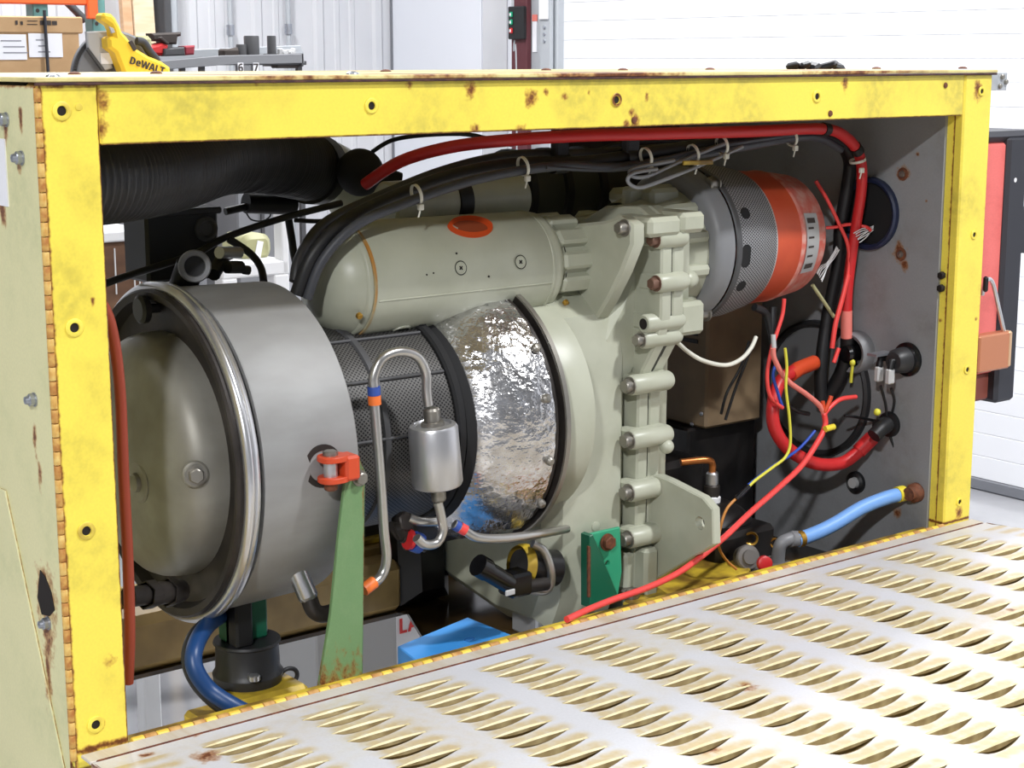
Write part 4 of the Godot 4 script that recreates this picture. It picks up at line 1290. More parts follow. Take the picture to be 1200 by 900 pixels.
	# shaded casting lumps above the neck
	for q in [[668, 282, 690, 262, -0.27], [695, 262, 716, 248, -0.3], [735, 222, 760, 240, -0.33]]:
		m = MB.new()
		var a := P(q[0], q[1], q[4])
		var b := P(q[2], q[3], q[4])
		m.box(Vector3(a.x, min(a.y, b.y), q[4] - 0.05), Vector3(b.x, max(a.y, b.y), q[4]), 0.008)
		part(o, "boss", m, g)
	# bell housing towards the alternator
	m = MB.new()
	m.lathe([Vector2(0.972, 0.076), Vector2(1.0, 0.084), Vector2(1.04, 0.09), Vector2(1.066, 0.094)], X, 56)
	var bh := part(o, "bell_housing", m, g)
	for a in [0.1, 0.75, 1.25, 1.8, 2.4]:
		m = MB.new()
		m.box(Vector3(0.972, 0.07, -0.009), Vector3(1.066, 0.1, 0.009), 0.005, Transform3D(Basis(Vector3.RIGHT, a), Vector3(0, SY, SZ)))
		part(bh, "rib", m, g)
	m = MB.new()
	m.ball(CY(806, 328, SY, SZ, 0.1), Vector3(0.018, 0.014, 0.014))
	part(bh, "boss", m, g)
	# teal bracket bolted on the lower front
	o = thing("teal_bracket", P(712, 690, -0.13), "bright teal gusset bracket bolted low on the pale green gearbox", "bracket")
	m = MB.new()
	var tb := xy([692, 626, 727, 618, 729, 670, 724, 700, 716, 697], -0.132)
	var hb := P(712, 660, -0.132)
	m.extrude(tb, zplane(-0.139), 0.007, 0.001, [circ(Vector2(hb.x, hb.y), 0.0045, 12)])
	part(o, "face_plate", m, mats["teal"])
	m = MB.new()
	m.extrude(xy([690, 628, 694, 626, 726, 704, 690, 712], -0.11), zplane(-0.128), 0.02, 0.001)
	part(o, "gusset", m, mats["teal_dark"], "darker side gusset with rusty lower edge")
	m = MB.new()
	m.extrude(xy([689, 640, 692, 640, 692, 700, 689, 700], -0.109), zplane(-0.112), 0.004, 0.0005)
	part(o, "rust_edge", m, mats["bolt_rust"])
	bolt(o, P(711, 635, -0.13), Vector3.BACK, 0.0105, 0.008, "bolt_rust", 0.0125)

func alternator():
	var X := xax(0, SY + 0.008, SZ)
	var o := thing("alternator", Vector3(1.2, SY - 0.11, SZ), "orange alternator with grey perforated collar at the right end of gearbox", "alternator")
	var m := MB.new()
	m.lathe([Vector2(1.064, 0.08), Vector2(1.064, 0.103), Vector2(1.067, 0.109), Vector2(1.073, 0.114), Vector2(1.094, 0.117), Vector2(1.098, 0.114), Vector2(1.098, 0.1)], X, 64)
	part(o, "adapter_ring", m, mats["mid_grey"])
	m = MB.new()
	m.lathe([Vector2(1.097, 0.1175), Vector2(1.099, 0.1195), Vector2(1.107, 0.1195), Vector2(1.109, 0.1175)], X, 64)
	part(o, "clamp_band", m, mats["dark_grey"])
	m = MB.new()
	m.lathe([Vector2(1.107, 0.1175), Vector2(1.15, 0.1165), Vector2(1.19, 0.109)], X, 72)
	var pc := part(o, "perforated_collar", m, mats["mesh_grey"])
	for q in [[874, 300, 0.017], [868, 335, 0.009], [873, 250, 0.009]]:
		var p := CY(q[0], q[1], SY + 0.008, SZ, 0.1165)
		var n := away(p, SY + 0.008, SZ)
		m = MB.new()
		var t := Transform3D(Basis(n, Vector3(1, 0, 0), n.cross(Vector3(1, 0, 0))), p)
		m.extrude(rrect(Vector2(-0.009, -q[2]), Vector2(0.009, q[2]), 0.0085), Transform3D(Basis(Vector3(1, 0, 0), n.cross(Vector3(1, 0, 0)), n), p - n * 0.001), 0.0022)
		part(pc, "vent_slot", m, mats["black_matt"])
	m = MB.new()
	m.lathe([Vector2(1.187, 0.1), Vector2(1.187, 0.1075), Vector2(1.191, 0.1085), Vector2(1.195, 0.1065), Vector2(1.195, 0.1)], X, 64)
	part(o, "rim", m, mats["light_grey"])
	m = MB.new()
	m.lathe([Vector2(1.193, 0.1055), Vector2(1.252, 0.102)], X, 64)
	part(o, "body", m, mats["orange_alt"])
	m = MB.new()
	m.lathe([Vector2(1.252, 0.102), Vector2(1.256, 0.1035), Vector2(1.26, 0.1025), Vector2(1.312, 0.095), Vector2(1.319, 0.09), Vector2(1.322, 0.08), Vector2(1.322, 0.0)], X, 64)
	var wn := part(o, "end_shell", m, mats["orange_worn"], "worn scraped orange end shell")
	# data plate bent round the shell
	var pa := CY(950, 250, SY + 0.008, SZ, 0.1)
	var pb := CY(948, 318, SY + 0.008, SZ, 0.1)
	var a0 := atan2(pa.z - SZ, pa.y - SY - 0.008)
	var a1 := atan2(pb.z - SZ, pb.y - SY - 0.008)
	m = MB.new()
	m.lathe([Vector2(1.262, 0.1035), Vector2(1.294, 0.0993)], X, 16, a0, a1)
	var dp := part(o, "data_plate", m, mats["plate_grey"], "grey data plate with dark print")
	for k in 6:
		var t0: float = lerp(a0, a1, 0.08 + 0.15 * k)
		m = MB.new()
		var wd := 0.02 if k in [0, 5] else 0.014
		m.lathe([Vector2(1.266, 0.1035), Vector2(1.266 + wd, 0.1035 - wd * 0.13)], X, 3, t0, t0 + (0.08 if k in [0, 5] else 0.03))
		part(dp, "print_line", m, mats["print_dark"])
	for q in [[832, 366, 1.085], [843, 215, 1.095]]:
		var p := CY(q[0], q[1], SY + 0.008, SZ, 0.115)
		bolt(o, p - Vector3(0.008, 0, 0), Vector3.LEFT, 0.0105, 0.014, "bolt_grey", 0.013)

func foil_duct():
	var X := xax(0, AY - 0.006, AZ)
	var o := thing("foil_wrapped_duct", Vector3(0.67, AY - 0.18, AZ), "crinkled silver foil blanket wrapped round the turbine duct beside gearbox", "duct")
	var n := FastNoiseLite.new()
	n.seed = 5; n.frequency = 1.0; n.fractal_octaves = 3
	var pr := []
	for k in 29:
		var t := k / 28.0
		var a := lerpf(-0.12, 1.75, t)
		pr.append(Vector2(0.714 - 0.117 * sin(max(a, 0.0)) + (0.02 * a if a < 0 else 0.0), 0.108 + 0.073 * cos(a)))
	var m := MB.new()
	m.lathe(pr, X, 150, 0, TAU, 60, func(i, t):
		var q := Vector3(cos(t) * 9.0, sin(t) * 9.0, i * 0.35)
		return 0.0022 * n.get_noise_3dv(q * 1.6) + 0.0016 * sin(t * 38.0 + 0.8 * n.get_noise_3dv(q)) * (0.3 + 0.7 * float(sin(t * 3.1) > 0.1)))
	part(o, "foil_blanket", m, mats["foil"])
	m = MB.new()
	m.lathe([Vector2(0.6, 0.105), Vector2(0.596, 0.12), Vector2(0.598, 0.14), Vector2(0.61, 0.145), Vector2(0.62, 0.12)], X, 48)
	part(o, "inner_collar", m, mats["black_matt"])
	for q in [[628, 408], [640, 467], [644, 540], [634, 590]]:
		var p := CY(q[0], q[1], AY - 0.006, AZ, 0.182)
		var d := away(p, AY - 0.006, AZ)
		m = MB.new()
		m.lathe([Vector2(-0.002, 0.0065), Vector2(0.003, 0.0062), Vector2(0.0055, 0.004), Vector2(0.006, 0)], ax(p, d), 16)
		part(o, "snap_stud", m, mats["bolt_grey"])
	o = thing("duct_clamp", Vector3(0.75, AY - 0.19, AZ), "dark steel V clamp between the foil blanket and gearbox", "clamp")
	m = MB.new()
	m.lathe([Vector2(0.714, 0.16), Vector2(0.714, 0.1795), Vector2(0.718, 0.1805), Vector2(0.72, 0.175), Vector2(0.7255, 0.175), Vector2(0.7265, 0.184), Vector2(0.735, 0.185), Vector2(0.739, 0.18), Vector2(0.739, 0.155)], X, 80)
	part(o, "band", m, mats["steel_sooty"])
	m = MB.new()
	m.lathe([Vector2(0.727, 0.183), Vector2(0.728, 0.1865), Vector2(0.735, 0.1865), Vector2(0.7365, 0.183)], X, 80)
	part(o, "outer_hoop", m, mats["bolt_grey"])

func filter_lines():
	var z := -0.075
	var o := thing("fuel_filter", P(510, 575, z), "small silver canister filter hanging from a bent steel tube", "filter")
	var top := P(507, 497, z)
	var bot := P(513, 570, z)
	var d := (top - bot).normalized()
	var hgt := top.distance_to(bot)
	var m := MB.new()
	m.lathe([Vector2(0, 0), Vector2(0, 0.026), Vector2(0.002, 0.0305), Vector2(0.006, 0.0325), Vector2(hgt - 0.005, 0.0315), Vector2(hgt - 0.001, 0.0295), Vector2(hgt + 0.001, 0.024), Vector2(hgt - 0.002, 0.022), Vector2(hgt - 0.001, 0.01), Vector2(hgt, 0)], ax(bot, d), 40)
	part(o, "canister", m, mats["alu"])
	m = MB.new()
	m.hexbolt(ax(top, d), 0.0105, 0.021)
	m.lathe([Vector2(-0.002, 0.015), Vector2(0.003, 0.0145), Vector2(0.004, 0.01)], ax(top, d), 20)
	part(o, "top_nut", m, mats["bolt_grey"])
	m = MB.new()
	m.hexbolt(ax(bot, -d), 0.0095, 0.02)
	part(o, "bottom_nut", m, mats["bolt_grey"])
	var hook := one("fuel_tube", tubem([502, 475, z, 500, 458, z, 499, 437, z, 489, 418, z, 469, 412, z, 448, 420, z, 438, 440, z, 438, 458, z, 441, 500, z, 446, 560, z, 450, 620, z, 453, 655, z, 446, 676, z, 428, 690, z + 0.005], 0.0062, 12), mats["tube_steel"], "bent steel tube hooking over and running down left of the canister", "tube")
	var k := 0
	for q in [[438, 453, 438.6, 463, "tape_blue"], [438.6, 463.3, 439.3, 474, "tape_orange"], [438.5, 682, 426, 691.5, "tape_orange"]]:
		m = MB.new()
		m.tube([P(q[0], q[1], z + (0.003 if k == 2 else 0.0)), P(q[2], q[3], z + (0.005 if k == 2 else 0.0))], 0.008, 12)
		part(hook, "tape_band", m, mats[q[4]], ["blue tape band", "orange tape band", "orange tape band at the lower end"][k])
		k += 1
	one("drain_tube", tubem([513, 588, z, 517, 605, z, 519, 622, z, 512, 636, z, 498, 638, z, 488, 630, z], 0.0062, 10), mats["tube_steel"], "short steel tube curling back under the silver canister", "tube")
	var lt := one("lower_tube", tubem([532, 614, -0.09, 545, 622, -0.085, 560, 630, -0.08, 590, 631, -0.08, 630, 626, -0.09, 664, 620, -0.13], 0.0062, 10), mats["tube_steel"], "steel tube running right below the silver foil towards the gearbox", "tube")
	m = MB.new()
	m.tube([P(533, 615, -0.09), P(538, 618, -0.088)], 0.0074, 10)
	part(lt, "tape_band", m, mats["tape_blue"], "blue tape band")
	m = MB.new()
	m.tube([P(539, 618, -0.088), P(546, 622, -0.085)], 0.0074, 10)
	part(lt, "tape_band", m, mats["red_wire"], "red tape band")
	one("branch_tube", tubem([480, 607, -0.1, 492, 611, -0.095, 512, 611, -0.095], 0.0062, 10), mats["tube_steel"], "short straight steel tube behind the canister's lower tube", "tube")
	one("curved_tube", tubem([624, 637, -0.13, 637, 645, -0.125, 645, 665, -0.12, 645, 685, -0.12, 636, 693, -0.12, 618, 690, -0.12], 0.0062, 10), mats["tube_steel"], "curved steel tube bending down beside the black solenoid valve", "tube")

func lower_fittings():
	# tee fitting where the small tubes meet
	var o := thing("tee_fitting", P(478, 640, -0.11), "dark tee fitting with red and blue bands under the canister", "fitting")
	var m := MB.new()
	m.tube([P(468, 606, -0.11), P(482, 640, -0.11)], 0.011, 12)
	m.hexbolt(ax(P(470, 612, -0.11), Vector3(0.1, 0.3, 0.9)), 0.013, 0.014)
	m.tube([P(472, 628, -0.11), P(500, 640, -0.1)], 0.009, 12)
	part(o, "body", m, mats["steel_sooty"])
	for q in [[477, 632, 481, 632, "red_cable"], [484, 634, 492, 637, "tape_blue"]]:
		m = MB.new()
		m.tube([P(q[0], q[1], -0.1), P(q[2], q[3], -0.1)], 0.0135, 12)
		part(o, "band", m, mats[q[4]])
	# turbine underside: dark sump below foil duct
	o = thing("oil_sump", Vector3(0.66, -0.06, -0.27), "dark oily sump block under the foil wrapped duct", "sump")
	m = MB.new()
	m.extrude(PackedVector2Array([Vector2(0.7, -0.094), Vector2(0.79, -0.094), Vector2(0.79, 0.06), Vector2(0.77, 0.09), Vector2(0.72, 0.09), Vector2(0.695, 0.03)]), zplane(-0.5), 0.1, 0.025)
	part(o, "block", m, mats["black_oil"])
	m = MB.new()
	m.lathe([Vector2(0.6, 0.0), Vector2(0.6, 0.04), Vector2(0.62, 0.05), Vector2(0.7, 0.048), Vector2(0.72, 0.03), Vector2(0.72, 0)], xax(0, 0.1, -0.27), 28)
	part(o, "belly", m, mats["steel_sooty"])
	# solenoid valve with plug
	o = thing("solenoid_valve", P(590, 690, -0.12), "black solenoid valve with cable plug and yellow ring near the pan", "valve")
	m = MB.new()
	m.tube([P(563, 664, -0.11), P(596, 684, -0.11)], 0.0135, 14)
	m.tube([P(560, 662, -0.11), P(570, 668, -0.11)], 0.0155, 14)
	m.box(Vector3(-0.015, -0.015, -0.015), Vector3(0.022, 0.018, 0.02), 0.004, Transform3D(Basis.IDENTITY, P(600, 684, -0.12)))
	part(o, "coil", m, mats["black_gloss"])
	m = MB.new()
	m.lathe([Vector2(0, 0.027), Vector2(0.006, 0.03), Vector2(0.014, 0.03), Vector2(0.016, 0.024)], ax(P(606, 662, -0.15), Vector3(1, -0.2, 0.1)), 28)
	part(o, "yellow_ring", m, mats["yellow_dirty"])
	m = MB.new()
	m.lathe([Vector2(0, 0), Vector2(0, 0.024), Vector2(0.06, 0.026), Vector2(0.066, 0.02), Vector2(0.066, 0)], ax(P(608, 664, -0.15), Vector3(1, -0.2, 0.1)), 24)
	part(o, "barrel", m, mats["black_oil"])
	m = MB.new()
	m.tube([P(600, 690, -0.11), P(640, 684, -0.115)], 0.0095, 12)
	part(o, "nozzle", m, mats["steel_sooty"])
	m = MB.new()
	m.box(Vector3(-0.008, -0.004, 0), Vector3(0.008, 0.004, 0.003), 0.001, Transform3D(Basis.IDENTITY, P(597, 694, -0.098)))
	part(o, "type_label", m, mats["light_grey"])
	# light steel blocks on the pan behind
	o = thing("pan_block", P(650, 705, -0.2), "light grey steel block on the pan left of the gearbox foot", "block")
	m = MB.new()
	var a := P(648, 705, -0.19)
	m.box(Vector3(-0.03, 0, -0.06), Vector3(0.075, 0.042, 0.0), 0.003, Transform3D(Basis(Vector3.UP, 0.0), Vector3(a.x, -0.1, a.z)))
	part(o, "body", m, mats["plate_grey"])
	m = MB.new()
	m.box(Vector3(0.0, 0.042, -0.055), Vector3(0.07, 0.05, -0.005), 0.002, Transform3D(Basis.IDENTITY, Vector3(a.x, -0.1, a.z)))
	part(o, "cap", m, mats["mid_grey"])
	# blue box lying on the rail inside
	o = thing("blue_box", PY(530, 750, -0.1), "bright blue plastic box lying just inside the bottom hinge", "box")
	var bl := PackedVector2Array()
	for q in [[466, 757], [548, 723], [610, 748], [520, 800]]:
		var p := PY(q[0], q[1], -0.055)
		bl.append(Vector2(p.x, p.z))
	m = MB.new()
	m.extrude(bl, Transform3D(Basis(Vector3(1, 0, 0), Vector3(0, 0, 1), Vector3(0, -1, 0)), Vector3(0, -0.055, 0)), 0.05, 0.0015)
	part(o, "carton", m, mats["blue_box"])
	m = MB.new()
	var mp := PY(548, 750, -0.0548)
	m.tube(spline([mp, mp + Vector3(0.006, 0, 0.004), mp + Vector3(0.012, 0, -0.002), mp + Vector3(0.004, 0, -0.006), mp + Vector3(-0.004, 0, -0.002), mp + Vector3(-0.002, 0, 0.006)], 5), 0.0006, 5)
	part(o, "pen_mark", m, mats["blue_box_side"])
	# white carton with red letters on the floor behind
	o = thing("white_carton", PY(455, 760, FLOOR), "grey white carton on the floor with red letters, behind the blue box", "carton")
	var c0 := P(424, 728, -0.95)
	var c1 := P(495, 728, -0.95)
	m = MB.new()
	m.box(Vector3(c0.x - 0.1, FLOOR, -1.3), Vector3(c1.x + 0.05, P(440, 700, -0.95).y, -0.95), 0.003)
	part(o, "body", m, mats["light_grey"])
	m = MB.new()
	m.box(Vector3(P(464, 720, -0.95).x, P(480, 790, -0.95).y, -0.952), Vector3(c1.x + 0.03, P(480, 705, -0.95).y, -0.949), 0.0)
	part(o, "label_sheet", m, mats["paper"])
	var tm := TextMesh.new()
	tm.text = "LA"
	var sf := SystemFont.new()
	sf.font_names = PackedStringArray(["Droid Sans"]); sf.font_weight = 700
	tm.font = sf; tm.font_size = 48; tm.pixel_size = 0.00085; tm.depth = 0.001
	put(o, "red_letters", tm, mats["red_text"], Transform3D(Basis.IDENTITY, P(479, 732, -0.948)))
# ---------------------------------------------------------------- mounts and hoses low on the left
func mounts():
	var c := P(290, 770, -0.2)
	var o := thing("rubber_mount", Vector3(c.x, c.y - 0.03, c.z), "black rubber engine mount under the steel drum on a yellow foot", "mount")
	var yb := P(290, 797, -0.2).y
	var yt := P(290, 748, -0.2).y
	var m := MB.new()
	m.lathe([Vector2(yb, 0), Vector2(yb, 0.043), Vector2(yb + 0.012, 0.045), Vector2(yb + 0.018, 0.041), Vector2(yt - 0.006, 0.04), Vector2(yt - 0.003, 0.043), Vector2(yt, 0.042), Vector2(yt, 0)], ax(Vector3(c.x, 0, c.z), Vector3.UP), 36)
	part(o, "rubber_block", m, mats["rubber"])
	m = MB.new()
	var y2 := P(290, 690, -0.2).y
	m.box(Vector3(c.x - 0.03, yt, c.z - 0.02), Vector3(c.x + 0.025, y2, c.z + 0.012), 0.003)
	part(o, "green_post", m, mats["teal_dark"])
	m = MB.new()
	m.box(Vector3(c.x - 0.03, yt, c.z + 0.0), Vector3(c.x - 0.006, y2, c.z + 0.03), 0.003)
	part(o, "side_plate", m, mats["black"])
	m = MB.new()
	m.box(Vector3(c.x - 0.05, yb - 0.02, c.z - 0.06), Vector3(c.x + 0.055, yb, c.z + 0.06), 0.006)
	m.box(Vector3(c.x - 0.03, yb - 0.05, c.z - 0.05), Vector3(c.x + 0.035, yb - 0.018, -0.03), 0.004)
	part(o, "yellow_foot", m, mats["yellow_dirty"])
	bolt(o, P(298, 797, -0.155), Vector3.UP, 0.008, 0.007, "chrome")
	m = MB.new()
	var rc := P(338, 793, -0.18)
	var pr := []
	for k in 21:
		var a := TAU * k / 20.0
		pr.append(rc + Vector3(cos(a) * 0.013, sin(a) * 0.011, 0))
	m.tube(pr, 0.003, 7, false)
	m.tube([rc + Vector3(-0.012, 0, 0), rc + Vector3(-0.035, -0.002, 0)], 0.003, 7)
	one("cable_loop", m, mats["black"], "small black cable loop beside the rubber engine mount", "loop")
	wire("blue_hose", [282, 706, -0.3, 262, 719, -0.22, 242, 734, -0.15, 229, 758, -0.11, 228, 782, -0.095, 245, 808, -0.085, 275, 828, -0.065, 320, 850, -0.05], 0.0105, mats["blue_hose"], "dark blue hose curving down in front of the rubber mount", "", 12, "hose")
	wire("black_hose", [272, 708, -0.3, 250, 722, -0.2, 226, 745, -0.14, 219, 775, -0.12, 232, 805, -0.11, 262, 832, -0.09, 300, 850, -0.08], 0.007, mats["rubber"], "thin black hose running alongside the dark blue hose", "", 10, "hose")
	var m2 := MB.new()
	var yf := P(245, 838, -0.1)
	m2.box(Vector3(yf.x - 0.02, yf.y - 0.03, yf.z - 0.03), Vector3(yf.x + 0.03, yf.y + 0.002, yf.z + 0.03), 0.005)
	one("yellow_lug", m2, mats["yellow_dirty"], "small yellow lug on the floor rail below the blue hose", "lug")

# ---------------------------------------------------------------- hoses and boxes under the roof
func upper_ducts():
	var c := spline([P(20, 212, -0.12), P(120, 207, -0.14), P(200, 197, -0.22), P(258, 182, -0.31), P(310, 184, -0.4), P(348, 193, -0.46), P(374, 199, -0.49)], 40)
	var fine := [c[0]]
	for i in c.size() - 1:
		var k := int(ceil(c[i].distance_to(c[i + 1]) / 0.0016))
		for j in k: fine.append(c[i].lerp(c[i + 1], float(j + 1) / k))
	var rr := []
	var run := 0.0
	for i in fine.size():
		if i > 0: run += fine[i].distance_to(fine[i - 1])
		rr.append(0.0525 - 0.006 * i / fine.size() + 0.0019 * sin(run * TAU / 0.0078))
	var m := MB.new()
	m.tube(fine, rr, 28)
	one("ribbed_hose", m, mats["rubber"], "thick black ribbed air hose under the roof at top left", "hose")
	var o := thing("metal_elbow", P(400, 230, -0.5), "grey metal duct elbow at the end of the black ribbed hose", "duct")
	m = MB.new()
	m.tube(spline([P(366, 198, -0.48), P(385, 200, -0.5), P(405, 215, -0.52), P(425, 250, -0.52), P(432, 300, -0.5), P(432, 340, -0.48)], 8), 0.043, 24)
	part(o, "pipe", m, mats["engine_green"])
	m = MB.new()
	m.tube([P(362, 198, -0.475), P(372, 199, -0.488)], 0.0505, 26)
	part(o, "hose_clamp", m, mats["black"])
	o = thing("rubber_dome", P(422, 215, -0.42), "round black rubber cap between elbow and the red cable", "cap")
	m = MB.new()
	var bc := P(422, 202, -0.42)
	m.ball(bc, Vector3(0.034, 0.034, 0.034), 24, 14)
	part(o, "dome", m, mats["black_matt"])
	m = MB.new()
	m.tube([bc, bc + Vector3(0.05, -0.02, 0.02)], 0.02, 14)
	part(o, "neck", m, mats["black_matt"])
	o = thing("control_box", P(210, 320, -0.42), "black control box with round port above the steel drum", "control box")
	m = MB.new()
	var a := P(170, 250, -0.4)
	var b := P(258, 315, -0.4)
	m.box(Vector3(a.x, b.y - 0.012, -0.47), Vector3(b.x, a.y, -0.4), 0.004)
	part(o, "case", m, mats["black"])
	m = MB.new()
	m.lathe([Vector2(0, 0.017), Vector2(0.004, 0.016), Vector2(0.006, 0.012), Vector2(0.002, 0.009), Vector2(0.002, 0)], ax(P(241, 268, -0.4), Vector3.BACK), 20)
	part(o, "round_port", m, mats["dark_grey"])
	m = MB.new()
	m.box(Vector3(a.x - 0.006, a.y - 0.006, -0.475), Vector3(b.x + 0.004, a.y + 0.003, -0.396), 0.002)
	part(o, "lid", m, mats["rubber"])
	o = thing("black_sensor", P(310, 245, -0.5), "black sensor barrel with thin stem under the ribbed hose", "sensor")
	m = MB.new()
	m.tube([P(288, 238, -0.5), P(344, 240, -0.5)], 0.0145, 16)
	m.tube([P(264, 248, -0.5), P(290, 242, -0.5)], 0.0055, 10)
	part(o, "barrel", m, mats["black"])
	m = MB.new()
	m.tube(spline([P(288, 248, -0.5), P(294, 257, -0.5), P(306, 259, -0.5), P(316, 254, -0.5), P(317, 248, -0.5)]), 0.0012, 6)
	part(o, "wire_loop", m, mats["black"])
	o = thing("inlet_flange", P(228, 330, -0.3), "grey ring flange with black hollow on top of the steel drum", "flange")
	m = MB.new()
	var d := Vector3(-0.45, 0.1, 0.9).normalized()
	var p := P(228, 312, -0.26)
	m.lathe([Vector2(-0.03, 0.02), Vector2(0, 0.0205), Vector2(0.003, 0.019), Vector2(0.003, 0.0135), Vector2(-0.004, 0.0125)], ax(p, d), 26)
	part(o, "ring", m, mats["mid_grey"])
	m = MB.new()
	m.lathe([Vector2(-0.004, 0), Vector2(-0.004, 0.0127)], ax(p, d), 20)
	m.tube([p + Vector3(0.005, 0.0, -0.02), p + Vector3(0.0, -0.05, -0.05)], 0.018, 14)
	part(o, "hollow", m, mats["black"])
	o = thing("top_fittings", P(262, 315, -0.33), "small black and silver fittings above the drum beside the ring flange", "fitting")
	m = MB.new()
	m.tube([P(250, 322, -0.3), P(262, 300, -0.33), P(270, 296, -0.34)], 0.009, 10)
	part(o, "elbow", m, mats["black"])
	m = MB.new()
	m.tube([P(257, 296, -0.31), P(280, 296, -0.33)], 0.008, 10)
	part(o, "nipple", m, mats["alu"])
	m = MB.new()
	m.tube([P(266, 313, -0.3), P(282, 313, -0.31)], 0.0085, 10)
	m.tube([P(285, 316, -0.31), P(292, 317, -0.31)], 0.006, 8)
	part(o, "plug", m, mats["black"])
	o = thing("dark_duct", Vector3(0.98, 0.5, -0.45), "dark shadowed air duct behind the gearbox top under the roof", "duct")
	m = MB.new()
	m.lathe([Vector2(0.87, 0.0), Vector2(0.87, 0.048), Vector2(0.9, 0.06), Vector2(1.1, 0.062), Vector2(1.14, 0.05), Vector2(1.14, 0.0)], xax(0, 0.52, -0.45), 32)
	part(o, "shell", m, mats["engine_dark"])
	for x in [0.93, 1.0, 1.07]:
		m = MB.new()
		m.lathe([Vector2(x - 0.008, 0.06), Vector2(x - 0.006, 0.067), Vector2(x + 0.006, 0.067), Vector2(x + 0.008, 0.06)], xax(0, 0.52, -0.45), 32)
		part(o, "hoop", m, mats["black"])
	# tan control box behind the alternator
	o = thing("tan_box", P(830, 500, -0.36), "dirty tan metal box below the orange alternator", "box")
	var k := P(828, 450, -0.34)
	var y0 := P(828, 503, -0.34).y
	m = MB.new()
	m.box(Vector3(k.x, y0, -0.55), Vector3(P(893, 440, -0.34).x, 0.36, -0.34), 0.004)
	part(o, "case", m, mats["brown_box"])
	for q in [[822, 485], [811, 497]]:
		m = MB.new()
		var s := PX(q[0], q[1], k.x - 0.001)
		m.lathe([Vector2(0, 0.004), Vector2(0.002, 0.003), Vector2(0.003, 0)], ax(s, Vector3.LEFT), 10)
		part(o, "screw", m, mats["zinc"])
	m = MB.new()
	var va := PX(808, 380, k.x - 0.001)
	for i in 3: m.box(va + Vector3(-0.001, -0.03 + i * 0.013, -0.02), va + Vector3(0.0005, -0.024 + i * 0.013, 0.02))
	part(o, "vent_slot", m, mats["black"])
	m = MB.new()
	m.box(Vector3(k.x - 0.02, -0.095, -0.56), Vector3(P(893, 440, -0.34).x + 0.01, y0 - 0.001, -0.36), 0.004)
	part(o, "pedestal", m, mats["black_oil"])

